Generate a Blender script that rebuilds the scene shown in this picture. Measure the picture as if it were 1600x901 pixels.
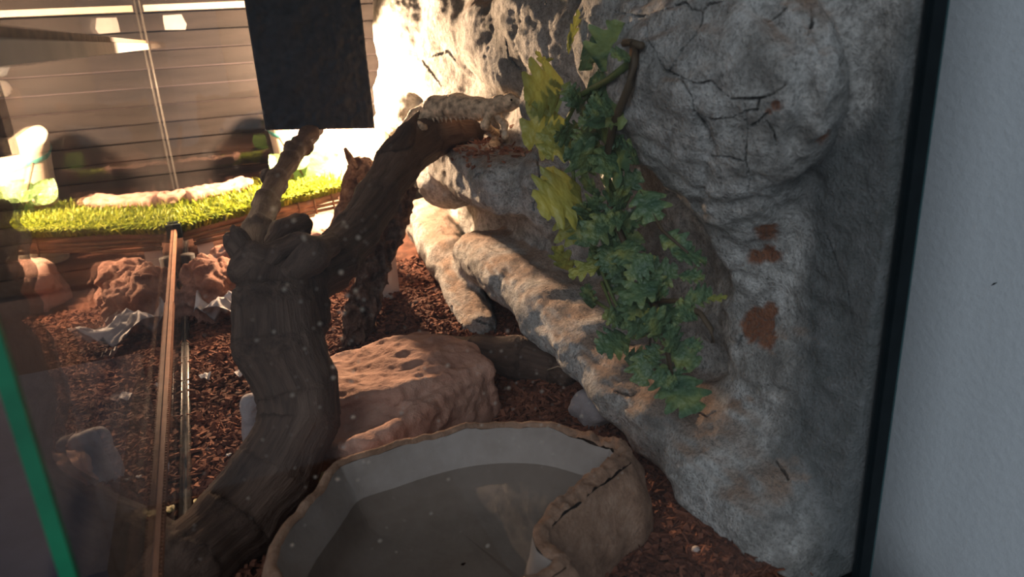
import bpy, bmesh, math, random
import numpy as np
from mathutils import Vector, Matrix
from mathutils.bvhtree import BVHTree

random.seed(7); rng = np.random.default_rng(7)
scn = bpy.context.scene
for o in list(bpy.data.objects): bpy.data.objects.remove(o)
COL = scn.collection

# ------------------------------------------------------------------ camera
# world: X = tank width (right), Y = tank depth (away), Z = up; camera 0.40 m above the soil
W_, H_, F_ = 1600, 901, 1146.0
PP = np.array([800.0, 450.5])
RM = np.array([[0.91965026, -0.1775258, 0.35032554],
               [-0.38907542, -0.29028078, 0.87427535],
               [-0.05351366, -0.94033061, -0.33602772]])
CAM = np.array([0.0, 0.0, 0.40])
cd = bpy.data.cameras.new('camera'); cam = bpy.data.objects.new('camera', cd); COL.objects.link(cam)
cd.sensor_width = 36.0; cd.lens = F_ / W_ * 36.0; cd.clip_start = 0.01; cd.clip_end = 50
m3 = Matrix(((RM[0, 0], -RM[0, 1], -RM[0, 2]), (RM[1, 0], -RM[1, 1], -RM[1, 2]), (RM[2, 0], -RM[2, 1], -RM[2, 2])))
cam.matrix_world = Matrix.Translation(Vector(CAM)) @ m3.to_4x4()
cd.dof.use_dof = True; cd.dof.focus_distance = 0.80; cd.dof.aperture_fstop = 8.0
scn.camera = cam

# ------------------------------------------------------------------ light and exposure
world = bpy.data.worlds.new('room_light'); scn.world = world; world.use_nodes = True
bg = world.node_tree.nodes['Background']
bg.inputs[0].default_value = (0.72, 0.86, 1.0, 1); bg.inputs[1].default_value = 0.30
sd_ = bpy.data.lights.new('window_front_left_offscreen', 'SUN'); sd_.energy = 0.90; sd_.angle = math.radians(45); sd_.color = (0.86, 0.93, 1.0)
sun = bpy.data.objects.new('window_front_left_offscreen', sd_); COL.objects.link(sun)
sun.rotation_euler = Vector((0.62, 0.55, -0.52)).to_track_quat('-Z', 'Y').to_euler()
LAMP = np.array([0.245, 1.50, 0.330]); LAMP_W = 62.0
scn.view_settings.view_transform = 'Standard'; scn.view_settings.look = 'None'
scn.view_settings.exposure = 0.12; scn.view_settings.gamma = 1.0; scn.view_settings.use_curve_mapping = False

# ------------------------------------------------------------------ pixel -> place
def ray(px, py): return RM @ np.array([px - PP[0], py - PP[1], F_])
def onz(px, py, z=0.0):
    v = ray(px, py); return CAM + v * (z - CAM[2]) / v[2]
def ony(px, py, y):
    v = ray(px, py); return CAM + v * y / v[1]
def onx(px, py, x):
    v = ray(px, py); return CAM + v * x / v[0]
def depth(p): return float(RM[:, 2] @ (np.asarray(p) - CAM))
def mpp(p): return depth(p) / F_            # metres per pixel at p

# ------------------------------------------------------------------ noise
def _hash(i, j, k, s):
    h = (i * 374761393 + j * 668265263 + k * 2147483647 + s * 1274126177).astype(np.int64) & 0xffffffff
    h = ((h ^ (h >> 13)) * 1274126177) & 0xffffffff
    h = ((h ^ (h >> 15)) * 2246822519) & 0xffffffff
    return ((h ^ (h >> 16)) & 0xffff) / 65535.0
def vnoise(p, s=0):
    i = np.floor(p).astype(np.int64); f = p - i; u = f * f * (3 - 2 * f); r = 0
    for a in (0, 1):
        for b in (0, 1):
            for c in (0, 1):
                w = (u[:, 0] if a else 1 - u[:, 0]) * (u[:, 1] if b else 1 - u[:, 1]) * (u[:, 2] if c else 1 - u[:, 2])
                r = r + w * _hash(i[:, 0] + a, i[:, 1] + b, i[:, 2] + c, s)
    return r * 2 - 1
def fbm(p, sc, octv=4, s=0, gain=0.5):
    p = np.asarray(p, float) * sc; a = 1; r = 0
    for o in range(octv):
        r = r + a * vnoise(p, s + o * 17); p = p * 2.03 + 11.3; a *= gain
    return r
def ridge(p, sc, octv=3, s=0):
    p = np.asarray(p, float) * sc; a = 1; r = 0
    for o in range(octv):
        r = r + a * (1 - 2 * np.abs(vnoise(p, s + o * 13))); p = p * 2.1 + 5.7; a *= 0.5
    return r

# ------------------------------------------------------------------ signed distances and surface nets
def smin(a, b, k):
    h = np.clip(0.5 + 0.5 * (b - a) / k, 0, 1); return b + (a - b) * h - k * h * (1 - h)
def d_ell(X, Y, Z, c, r):
    a, b, d = (X - c[0]), (Y - c[1]), (Z - c[2])
    k0 = np.sqrt((a / r[0]) ** 2 + (b / r[1]) ** 2 + (d / r[2]) ** 2)
    k1 = np.sqrt((a / r[0] ** 2) ** 2 + (b / r[1] ** 2) ** 2 + (d / r[2] ** 2) ** 2)
    return k0 * (k0 - 1) / np.maximum(k1, 1e-6)
def d_cap(X, Y, Z, p, q, r0, r1):
    e = np.asarray(q) - np.asarray(p); L = float(e @ e) + 1e-12
    t = np.clip(((X - p[0]) * e[0] + (Y - p[1]) * e[1] + (Z - p[2]) * e[2]) / L, 0, 1)
    return np.sqrt((X - p[0] - t * e[0]) ** 2 + (Y - p[1] - t * e[1]) ** 2 + (Z - p[2] - t * e[2]) ** 2) - (r0 + (r1 - r0) * t)
def d_box(X, Y, Z, c, half, rot=None, rd=0.01):
    a, b, d = X - c[0], Y - c[1], Z - c[2]
    if rot is not None:
        M = np.array(rot.to_3x3()).T
        a, b, d = (M[0, 0] * a + M[0, 1] * b + M[0, 2] * d, M[1, 0] * a + M[1, 1] * b + M[1, 2] * d, M[2, 0] * a + M[2, 1] * b + M[2, 2] * d)
    q = [np.abs(a) - half[0] + rd, np.abs(b) - half[1] + rd, np.abs(d) - half[2] + rd]
    o = np.sqrt(np.maximum(q[0], 0) ** 2 + np.maximum(q[1], 0) ** 2 + np.maximum(q[2], 0) ** 2)
    return o + np.minimum(np.maximum(q[0], np.maximum(q[1], q[2])), 0) - rd
def nets(fn, lo, hi, h):
    lo = np.asarray(lo, float); n = np.ceil((np.asarray(hi) - lo) / h).astype(int) + 1
    X = (lo[0] + h * np.arange(n[0]))[:, None, None].astype(np.float32)
    Y = (lo[1] + h * np.arange(n[1]))[None, :, None].astype(np.float32)
    Z = (lo[2] + h * np.arange(n[2]))[None, None, :].astype(np.float32)
    V = np.array(np.broadcast_to(fn(X, Y, Z), n), np.float32)
    V[0] = V[-1] = 1; V[:, 0] = V[:, -1] = 1; V[:, :, 0] = V[:, :, -1] = 1
    S = V < 0
    cnt = np.zeros(n - 1, np.int8)
    for a in (0, 1):
        for b in (0, 1):
            for c in (0, 1): cnt += S[a:n[0] - 1 + a, b:n[1] - 1 + b, c:n[2] - 1 + c]
    act = (cnt > 0) & (cnt < 8)
    idx = np.argwhere(act); num = np.full(n - 1, -1, np.int64); num[act] = np.arange(len(idx))
    acc = np.zeros((len(idx), 3)); wt = np.zeros(len(idx))
    cs = [(a, b, c) for a in (0, 1) for b in (0, 1) for c in (0, 1)]
    g = {c: V[idx[:, 0] + c[0], idx[:, 1] + c[1], idx[:, 2] + c[2]] for c in cs}
    for c in cs:
        for ax in range(3):
            if c[ax]: continue
            e = list(c); e[ax] = 1; e = tuple(e); va, vb = g[c], g[e]
            m = (va < 0) != (vb < 0); t = np.where(m, va / np.where(m, va - vb, 1), 0)
            q = np.repeat(np.array([c], float), len(idx), 0); q[:, ax] = t
            acc += q * m[:, None]; wt += m
    verts = lo + h * (idx + acc / wt[:, None])
    faces = []
    for ax in range(3):
        b, c = (ax + 1) % 3, (ax + 2) % 3
        sl0 = [slice(None)] * 3; sl1 = [slice(None)] * 3; sl0[ax] = slice(0, -1); sl1[ax] = slice(1, None)
        s0, s1 = S[tuple(sl0)], S[tuple(sl1)]
        for flip, mk in ((0, s0 & ~s1), (1, ~s0 & s1)):
            P = np.argwhere(mk)
            P = P[(P[:, b] > 0) & (P[:, c] > 0) & (P[:, b] < n[b] - 1) & (P[:, c] < n[c] - 1)]
            if not len(P): continue
            qs = []
            for db, dc in ((-1, -1), (0, -1), (0, 0), (-1, 0)):
                Q = P.copy(); Q[:, b] += db; Q[:, c] += dc; qs.append(num[Q[:, 0], Q[:, 1], Q[:, 2]])
            f = np.stack(qs, 1); faces.append(f[:, ::-1] if flip else f)
    return verts, np.concatenate(faces)

# ------------------------------------------------------------------ objects
def make_mesh(name, V, Fc, mat, smooth=True, attrs=None):
    me = bpy.data.meshes.new(name)
    if isinstance(Fc, np.ndarray): Fc = Fc.tolist()
    me.from_pydata([tuple(map(float, v)) for v in V] if not isinstance(V, np.ndarray) else V.tolist(), [], Fc)
    me.update()
    if smooth and len(me.polygons): me.polygons.foreach_set('use_smooth', np.ones(len(me.polygons), bool))
    for m in (mat if isinstance(mat, (list, tuple)) else [mat]): me.materials.append(m)
    for k, a in (attrs or {}).items():
        a = np.asarray(a, np.float32)
        at = me.attributes.new(k, 'FLOAT' if a.ndim == 1 else 'FLOAT_VECTOR', 'POINT')
        at.data.foreach_set('value' if a.ndim == 1 else 'vector', a.ravel())
    return me
def link(name, me, parent=None, loc=(0, 0, 0)):
    o = bpy.data.objects.new(name, me); COL.objects.link(o); o.location = loc
    if parent: o.parent = parent
    return o
def tag(o, label=None, cat=None, group=None, kind=None):
    for k, v in (('label', label), ('category', cat), ('group', group), ('kind', kind)):
        if v: o[k] = v
    return o
def thing(name, label, cat, base, group=None):
    o = bpy.data.objects.new(name, None); COL.objects.link(o); o.location = base; o.empty_display_size = 0.02
    return tag(o, label, cat, group)
def part(name, V, Fc, mat, parent, smooth=True, attrs=None, rel=None):
    """a part whose points are given in world metres; rel = the thing's root when the parent is itself a part"""
    base = np.array(parent.location) if rel is None else np.array(rel.location)
    return link(name, make_mesh(name, np.asarray(V, float) - base, Fc, mat, smooth, attrs), parent)
def single(name, V, Fc, mat, label, cat, base, smooth=True, attrs=None, group=None, kind=None):
    o = link(name, make_mesh(name, np.asarray(V, float) - np.asarray(base), Fc, mat, smooth, attrs), None, base)
    return tag(o, label, cat, group, kind)
def vnormals(V, Fc):
    a = V[Fc[:, 2]] - V[Fc[:, 0]]; b = V[Fc[:, 3]] - V[Fc[:, 1]]; n = np.cross(a, b)
    N = np.zeros_like(V)
    for k in range(4): np.add.at(N, Fc[:, k], n)
    return N / np.maximum(np.linalg.norm(N, axis=1, keepdims=True), 1e-12)
BOXF = [(0, 3, 2, 1), (4, 5, 6, 7), (0, 1, 5, 4), (1, 2, 6, 5), (2, 3, 7, 6), (3, 0, 4, 7)]
def boxv(x0, x1, y0, y1, z0, z1):
    return [(x0, y0, z0), (x1, y0, z0), (x1, y1, z0), (x0, y1, z0), (x0, y0, z1), (x1, y0, z1), (x1, y1, z1), (x0, y1, z1)]
def tube(pts, rad, n=8, caps=True):
    pts = np.asarray(pts, float); rad = np.broadcast_to(rad, len(pts)); V = []; Fc = []
    up = np.array([0.13, 0.37, 0.92])
    for i, p in enumerate(pts):
        t = pts[min(i + 1, len(pts) - 1)] - pts[max(i - 1, 0)]; t = t / (np.linalg.norm(t) + 1e-12)
        a = np.cross(t, up); a /= np.linalg.norm(a) + 1e-9; b = np.cross(t, a)
        for k in range(n):
            an = 2 * math.pi * k / n; V.append(p + rad[i] * (math.cos(an) * a + math.sin(an) * b))
    for i in range(len(pts) - 1):
        for k in range(n): Fc.append((i * n + k, i * n + (k + 1) % n, (i + 1) * n + (k + 1) % n, (i + 1) * n + k))
    if caps: Fc.append(tuple(range(n))[::-1]); Fc.append(tuple(range((len(pts) - 1) * n, len(pts) * n)))
    return V, Fc

# ------------------------------------------------------------------ materials
class NT:
    def __init__(s, name):
        s.m = bpy.data.materials.new(name); s.m.use_nodes = True; s.t = s.m.node_tree; s.t.nodes.clear()
        s.out = s.n('ShaderNodeOutputMaterial')
    def n(s, ty, **kw):
        x = s.t.nodes.new(ty)
        for k, v in kw.items(): setattr(x, k, v)
        return x
    def l(s, a, b): s.t.links.new(a, b)
    def coord(s): return s.n('ShaderNodeTexCoord').outputs['Object']
    def attr(s, name, vec=False):
        a = s.n('ShaderNodeAttribute', attribute_name=name); return a.outputs['Vector' if vec else 'Fac']
    def noise(s, scale, det=5, rough=0.6, vec=None, dist=0.0, stretch=None):
        x = s.n('ShaderNodeTexNoise'); x.inputs['Scale'].default_value = scale; x.inputs['Detail'].default_value = det
        x.inputs['Roughness'].default_value = rough; x.inputs['Distortion'].default_value = dist
        v = vec if vec is not None else s.coord()
        if stretch:
            mp = s.n('ShaderNodeMapping'); mp.inputs['Scale'].default_value = stretch; s.l(v, mp.inputs['Vector']); v = mp.outputs[0]
        s.l(v, x.inputs['Vector']); return x.outputs['Fac']
    def ramp(s, fac, stops):
        r = s.n('ShaderNodeValToRGB'); e = r.color_ramp.elements
        while len(e) < len(stops): e.new(0.5)
        for q, (p, c) in zip(e, stops): q.position = p; q.color = (*c, 1) if len(c) == 3 else c
        s.l(fac, r.inputs[0]); return r.outputs[0]
    def mix(s, fac, a, b):
        x = s.n('ShaderNodeMix', data_type='RGBA')
        for sock, v in ((x.inputs[0], fac), (x.inputs[6], a), (x.inputs[7], b)):
            if isinstance(v, (int, float)): sock.default_value = v
            elif isinstance(v, tuple): sock.default_value = (*v, 1)
            else: s.l(v, sock)
        return x.outputs[2]
    def math(s, op, a, b=0.0):
        x = s.n('ShaderNodeMath', operation=op)
        for sock, v in ((x.inputs[0], a), (x.inputs[1], b)):
            if isinstance(v, (int, float)): sock.default_value = v
            else: s.l(v, sock)
        return x.outputs[0]
    def bsdf(s, col, rough=0.8, bump=None, dist=0.002, spec=0.3, strength=1.0, **kw):
        b = s.n('ShaderNodeBsdfPrincipled')
        if isinstance(col, tuple): b.inputs['Base Color'].default_value = (*col, 1)
        else: s.l(col, b.inputs['Base Color'])
        if isinstance(rough, (int, float)): b.inputs['Roughness'].default_value = rough
        else: s.l(rough, b.inputs['Roughness'])
        b.inputs['Specular IOR Level'].default_value = spec
        for k, v in kw.items(): b.inputs[k.replace('_', ' ')].default_value = v
        if bump is not None:
            bu = s.n('ShaderNodeBump'); bu.inputs['Distance'].default_value = dist; bu.inputs['Strength'].default_value = strength
            s.l(bump, bu.inputs['Height']); s.l(bu.outputs[0], b.inputs['Normal'])
        s.l(b.outputs[0], s.out.inputs[0]); return b
def plain(name, c, rough=0.6, ns=40, var=0.25, bd=0.001, spec=0.3, stretch=None, **kw):
    t = NT(name); n = t.noise(ns, stretch=stretch)
    c0 = tuple(x * (1 - var) for x in c); c1 = tuple(min(1, x * (1 + var)) for x in c)
    t.bsdf(t.ramp(n, [(0.3, c0), (0.7, c1)]), rough, n, bd, spec, **kw); return t.m
def glass(name, dust=0.03, tint=(1, 1, 1), dsc=120, f0=0.04):
    t = NT(name)
    tr = t.n('ShaderNodeBsdfTransparent'); tr.inputs[0].default_value = (*tint, 1)
    gl = t.n('ShaderNodeBsdfGlossy'); gl.inputs['Roughness'].default_value = 0.0
    lw = t.n('ShaderNodeLayerWeight'); lw.inputs[0].default_value = 0.5
    fr = t.math('ADD', t.math('MULTIPLY', t.math('POWER', lw.outputs['Facing'], 5.0), 0.95), f0)
    mx = t.n('ShaderNodeMixShader'); t.l(fr, mx.inputs[0]); t.l(tr.outputs[0], mx.inputs[1]); t.l(gl.outputs[0], mx.inputs[2])
    if dust > 0:
        df = t.n('ShaderNodeBsdfDiffuse'); df.inputs[0].default_value = (0.55, 0.52, 0.5, 1)
        tl = t.n('ShaderNodeBsdfTranslucent'); tl.inputs[0].default_value = (0.55, 0.52, 0.5, 1)
        ad = t.n('ShaderNodeMixShader'); ad.inputs[0].default_value = 0.5; t.l(df.outputs[0], ad.inputs[1]); t.l(tl.outputs[0], ad.inputs[2])
        film = t.ramp(t.noise(9, 6, 0.7), [(0.35, (0.25,) * 3), (0.75, (1.0,) * 3)])
        vo = t.n('ShaderNodeTexVoronoi'); vo.inputs['Scale'].default_value = dsc; t.l(t.coord(), vo.inputs['Vector'])
        spk = t.ramp(vo.outputs['Distance'], [(0.10, (7.0,) * 3), (0.2, (0.0,) * 3)])
        gate = t.ramp(t.noise(14, 4, 0.7), [(0.52, (0,) * 3), (0.62, (1,) * 3)])
        f = t.math('MULTIPLY', t.math('ADD', film, t.math('MULTIPLY', spk, gate)), dust)
        m2 = t.n('ShaderNodeMixShader'); t.l(f, m2.inputs[0]); t.l(mx.outputs[0], m2.inputs[1]); t.l(ad.outputs[0], m2.inputs[2]); mx = m2
    t.l(mx.outputs[0], t.out.inputs[0]); return t.m

M = {}
def build_materials():
    t = NT('plaster_rock')
    n1 = t.noise(14, 8, 0.68); n2 = t.noise(70, 6, 0.75); n3 = t.noise(330, 3, 0.7)
    base = t.ramp(n1, [(0.32, (0.15, 0.142, 0.13)), (0.44, (0.38, 0.365, 0.34)), (0.55, (0.58, 0.565, 0.54)), (0.75, (0.72, 0.71, 0.69))])
    base = t.mix(t.ramp(n2, [(0.38, (0.75,) * 3), (0.55, (0.0,) * 3)]), base, (0.20, 0.19, 0.175))
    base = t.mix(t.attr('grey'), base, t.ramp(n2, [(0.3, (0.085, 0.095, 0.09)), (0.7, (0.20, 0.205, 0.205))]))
    base = t.mix(t.attr('dust'), base, t.ramp(n2, [(0.3, (0.26, 0.17, 0.12)), (0.7, (0.42, 0.31, 0.24))]))
    base = t.mix(t.attr('red'), base, t.ramp(n2, [(0.3, (0.17, 0.065, 0.035)), (0.75, (0.34, 0.15, 0.08))]))
    hgt = t.math('ADD', t.math('MULTIPLY', n2, 1.0), t.math('ADD', t.math('MULTIPLY', n3, 0.45), t.math('MULTIPLY', t.noise(160, 5, 0.75), 0.5)))
    base = t.mix(t.ramp(n3, [(0.36, (0.55,) * 3), (0.5, (0.0,) * 3)]), base, (0.12, 0.115, 0.105))
    t.bsdf(base, 0.9, hgt, 0.0065, 0.15); M['rock'] = t.m

    t = NT('driftwood'); g = t.attr('grain', True)
    a = t.noise(130, 6, 0.7, g, 0.4); b = t.noise(18, 5, 0.6, g); c = t.noise(420, 3, 0.6, g)
    col = t.mix(t.ramp(b, [(0.4, (0,) * 3), (0.7, (1,) * 3)]), t.ramp(a, [(0.3, (0.025, 0.014, 0.010)), (0.7, (0.095, 0.054, 0.037))]),
                t.ramp(a, [(0.3, (0.08, 0.046, 0.033)), (0.7, (0.18, 0.115, 0.082))]))
    t.bsdf(col, 0.7, t.math('ADD', a, t.math('MULTIPLY', c, 0.4)), 0.0035, 0.25); M['wood'] = t.m

    def stone(name, c0, c1, c2, sc=20, bd=0.004):
        t = NT(name); a = t.noise(sc, 8, 0.7); b = t.noise(sc * 6, 5, 0.7)
        t.bsdf(t.mix(t.math('MULTIPLY', b, 0.5), t.ramp(a, [(0.3, c0), (0.5, c1), (0.72, c2)]), c0), 0.88, t.math('ADD', a, t.math('MULTIPLY', b, 0.5)), bd, 0.2); return t.m
    M['sandstone'] = stone('sandstone', (0.27, 0.13, 0.09), (0.47, 0.26, 0.185), (0.60, 0.39, 0.30))
    M['redstone'] = stone('red_stone', (0.13, 0.06, 0.045), (0.28, 0.14, 0.10), (0.42, 0.24, 0.18), 30, 0.006)
    M['pinkstone'] = stone('pink_stone', (0.30, 0.16, 0.12), (0.44, 0.26, 0.20), (0.55, 0.36, 0.29))
    M['greystone'] = stone('grey_stone', (0.22, 0.19, 0.19), (0.36, 0.32, 0.32), (0.50, 0.46, 0.45))
    M['darkstone'] = stone('dark_root', (0.03, 0.019, 0.014), (0.085, 0.05, 0.036), (0.17, 0.10, 0.07))
    M['bark'] = stone('cork_bark', (0.05, 0.03, 0.024), (0.24, 0.14, 0.10), (0.52, 0.36, 0.27), 60, 0.012)
    M['bowlrim'] = stone('bowl_resin_rim', (0.14, 0.075, 0.045), (0.34, 0.20, 0.13), (0.50, 0.33, 0.23), 38, 0.004)
    M['bowlin'] = stone('bowl_resin_inside', (0.22, 0.18, 0.155), (0.30, 0.255, 0.225), (0.38, 0.33, 0.30), 12, 0.001)

    t = NT('soil'); a = t.noise(60, 7, 0.75); b = t.noise(5, 4, 0.6)
    t.bsdf(t.mix(t.ramp(b, [(0.4, (0,) * 3), (0.65, (1,) * 3)]), t.ramp(a, [(0.3, (0.02, 0.010, 0.007)), (0.7, (0.10, 0.045, 0.03))]),
                 t.ramp(a, [(0.3, (0.06, 0.022, 0.013)), (0.7, (0.22, 0.085, 0.05))])), 0.95, a, 0.006, 0.1); M['soil'] = t.m
    t = NT('bark_chips'); a = t.attr('tone'); n = t.noise(200, 3)
    t.bsdf(t.mix(t.math('MULTIPLY', n, 0.5), t.ramp(a, [(0.0, (0.035, 0.016, 0.011)), (0.45, (0.15, 0.055, 0.032)), (0.8, (0.30, 0.12, 0.07)), (1.0, (0.42, 0.23, 0.15))]), (0.04, 0.018, 0.012)), 0.9, n, 0.001, 0.15); M['chips'] = t.m

    def leaf(name, c0, c1, c2):
        t = NT(name); oi = t.n('ShaderNodeObjectInfo'); co = t.coord()
        mp = t.n('ShaderNodeVectorMath', operation='ADD'); t.l(co, mp.inputs[0])
        cb = t.n('ShaderNodeCombineXYZ'); t.l(t.math('MULTIPLY', oi.outputs['Random'], 9.0), cb.inputs[0]); t.l(cb.outputs[0], mp.inputs[1])
        n = t.noise(1.6, 3, 0.5, mp.outputs[0])
        b = t.bsdf(t.ramp(n, [(0.3, c0), (0.52, c1), (0.72, c2)]), 0.42, t.noise(5, 2, 0.5), 0.004, 0.45)
        tl = t.n('ShaderNodeBsdfTranslucent'); tl.inputs[0].default_value = (*c1, 1)
        mx = t.n('ShaderNodeMixShader'); mx.inputs[0].default_value = 0.22
        t.l(b.outputs[0], mx.inputs[1]); t.l(tl.outputs[0], mx.inputs[2]); t.l(mx.outputs[0], t.out.inputs[0]); return t.m
    M['leaf_y'] = leaf('leaf_yellow_green', (0.13, 0.17, 0.05), (0.29, 0.30, 0.065), (0.52, 0.45, 0.08))
    M['leaf_g'] = leaf('leaf_mid_green', (0.045, 0.10, 0.06), (0.11, 0.18, 0.08), (0.28, 0.30, 0.085))
    M['leaf_d'] = M['leaf_g']
    M['leaf_b'] = leaf('broad_leaf', (0.07, 0.15, 0.04), (0.14, 0.25, 0.07), (0.24, 0.35, 0.12))
    t = NT('grass_blades'); a = t.attr('tone')
    b = t.bsdf(t.ramp(a, [(0.0, (0.02, 0.06, 0.008)), (0.5, (0.20, 0.27, 0.025)), (1.0, (0.55, 0.53, 0.07))]), 0.5, None, 0, 0.3)
    tl = t.n('ShaderNodeBsdfTranslucent'); tl.inputs[0].default_value = (0.27, 0.32, 0.03, 1)
    mx = t.n('ShaderNodeMixShader'); mx.inputs[0].default_value = 0.35
    t.l(b.outputs[0], mx.inputs[1]); t.l(tl.outputs[0], mx.inputs[2]); t.l(mx.outputs[0], t.out.inputs[0]); M['grass'] = t.m
    M['stem'] = plain('plant_stem', (0.075, 0.05, 0.028), 0.6)
    M['stem_g'] = plain('green_stem', (0.10, 0.13, 0.04), 0.5)
    M['straw'] = plain('dry_stem', (0.42, 0.30, 0.20), 0.7)
    M['stick'] = plain('bamboo_stick', (0.17, 0.095, 0.055), 0.7, 90, 0.5, stretch=(0.15, 1, 1))
    M['acrylic'] = plain('frosted_plastic', (0.62, 0.54, 0.49), 0.35, 20, 0.08, 0.0003, Transmission_Weight=0.25)
    M['cream'] = plain('cream_plastic', (0.56, 0.47, 0.37), 0.5, 12, 0.12, 0.001)
    M['teal'] = plain('teal_stripe', (0.10, 0.36, 0.32), 0.5)
    M['paper'] = plain('white_scrap', (0.34, 0.32, 0.33), 0.7, 60, 0.15)
    M['yellowleaf'] = plain('fallen_leaf', (0.47, 0.40, 0.17), 0.6, 60, 0.2)
    M['pebble'] = plain('pebble', (0.40, 0.33, 0.29), 0.6, 60, 0.2)
    t = NT('black_foam'); a = t.noise(90, 4, 0.6); t.bsdf(t.ramp(a, [(0.3, (0.010, 0.012, 0.017)), (0.7, (0.024, 0.028, 0.037))]), 0.5, a, 0.002, 0.2); M['foam'] = t.m
    M['torn'] = plain('torn_white_edge', (0.70, 0.70, 0.72), 0.8)
    M['black'] = plain('black_frame', (0.006, 0.010, 0.012), 0.6, 60, 0.2, 0.0002, 0.12)
    M['glassedge'] = plain('green_glass_edge', (0.006, 0.17, 0.075), 0.25, 30, 0.25, 0.0002, 0.5)
    M['tealedge'] = plain('teal_glass_edge', (0.012, 0.055, 0.058), 0.25, 30, 0.2, 0.0002, 0.5)
    M['silicone'] = plain('clear_silicone', (0.10, 0.09, 0.08), 0.3, 50, 0.2, 0.0005, 0.5, Alpha=0.45)
    M['rail'] = plain('brown_rail', (0.26, 0.12, 0.07), 0.45, 60, 0.25, 0.0005, 0.4)
    M['beige'] = plain('beige_strip', (0.42, 0.34, 0.27), 0.6, 20, 0.12)
    M['tape'] = plain('old_sticker', (0.24, 0.22, 0.21), 0.7, 30, 0.1)
    M['plank'] = plain('dark_plank', (0.022, 0.017, 0.0155), 0.7, 30, 0.4, 0.002, 0.2, stretch=(0.12, 1, 1))
    M['slate'] = plain('slate_cabinet', (0.035, 0.037, 0.055), 0.55, 30, 0.15, 0.0004)
    M['plum'] = plain('dark_wall', (0.055, 0.042, 0.045), 0.8, 8, 0.25, 0.0006)
    M['wall'] = plain('painted_wall', (0.52, 0.55, 0.575), 0.75, 160, 0.03, 0.0006)
    M['lizard'] = plain('lizard_skin', (0.50, 0.37, 0.25), 0.75, 120, 0.7, 0.0015)
    M['eye'] = plain('lizard_eye', (0.01, 0.008, 0.006), 0.15)
    M['metal'] = plain('lamp_metal', (0.35, 0.34, 0.33), 0.35, 50, 0.1, 0.0002, 0.5, Metallic=0.8)
    t = NT('lit_bulb'); e = t.n('ShaderNodeEmission'); e.inputs[0].default_value = (1, 0.80, 0.55, 1); e.inputs[1].default_value = 30; t.l(e.outputs[0], t.out.inputs[0]); M['bulb'] = t.m
    t = NT('still_water')
    tr = t.n('ShaderNodeBsdfTransparent'); tr.inputs[0].default_value = (0.80, 0.77, 0.74, 1)
    gl = t.n('ShaderNodeBsdfGlossy'); gl.inputs['Roughness'].default_value = 0.02
    lw = t.n('ShaderNodeLayerWeight'); lw.inputs[0].default_value = 0.5
    fr = t.math('ADD', t.math('MULTIPLY', t.math('POWER', lw.outputs['Facing'], 5.0), 0.97), 0.03)
    mx = t.n('ShaderNodeMixShader'); t.l(fr, mx.inputs[0]); t.l(tr.outputs[0], mx.inputs[1]); t.l(gl.outputs[0], mx.inputs[2]); t.l(mx.outputs[0], t.out.inputs[0]); M['water'] = t.m
    M['glass_clean'] = glass('front_glass', 0.004, f0=0.012)
    M['glass'] = glass('dusty_glass', 0.010); M['glass_back'] = glass('back_glass', 0.0035)
    t = NT('glass_speck'); df = t.n('ShaderNodeBsdfDiffuse'); df.inputs[0].default_value = (0.75, 0.70, 0.62, 1)
    tl = t.n('ShaderNodeBsdfTranslucent'); tl.inputs[0].default_value = (0.75, 0.66, 0.55, 1)
    mx = t.n('ShaderNodeMixShader'); mx.inputs[0].default_value = 0.6; t.l(df.outputs[0], mx.inputs[1]); t.l(tl.outputs[0], mx.inputs[2])
    tp = t.n('ShaderNodeBsdfTransparent'); m2 = t.n('ShaderNodeMixShader'); m2.inputs[0].default_value = 0.45
    t.l(tp.outputs[0], m2.inputs[1]); t.l(mx.outputs[0], m2.inputs[2]); t.l(m2.outputs[0], t.out.inputs[0]); M['speck'] = t.m
build_materials()

# ------------------------------------------------------------------ the setting
XL, XR, YF, YB, ZT = -0.075, 0.425, 0.335, 1.75, 0.66      # tank: left, right, front, back, top
def struct(name, V, Fc, mat, label):
    o = link(name, make_mesh(name, V, Fc, mat, False)); return tag(o, label, None, None, 'structure')
struct('wall_right', boxv(0.52, 0.60, -1.5, 2.6, -0.9, 2.0), BOXF, M['wall'], 'pale blue grey painted wall beside the tank')
q_ = onx(1553, 443, 0.5195); sf = link('scuff_mark', make_mesh('scuff_mark', [q_ + np.array(v) for v in ((0, -.0025, .002), (0, .0005, .0002), (0, .002, -.0022), (0, -.0006, -.0004))], [(0, 1, 2, 3)], M['black'], False), bpy.data.objects['wall_right'])
wb = struct('wall_back', boxv(-1.6, 0.60, 1.85, 1.93, -0.6, 1.6), BOXF, M['plum'], 'dark boarded wall behind the back glass')
z = -0.10; k = 0; pm = None
while z < 1.0:
    V = boxv(-1.55, 0.51, 1.838, 1.853, z, z + 0.0345)
    if pm is None: pm = make_mesh('plank', boxv(-1.55, 0.51, 1.838, 1.853, 0, 0.0345), BOXF, M['plank'], False)
    o = link('plank', pm, wb, (0, -0.003 * (k % 3 == 1), z)); z += 0.038; k += 1
struct('wall_left', boxv(-1.68, -1.60, -0.2, 1.93, -0.6, 1.6), BOXF, M['plum'], 'dark wall far beyond the left glass')

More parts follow.
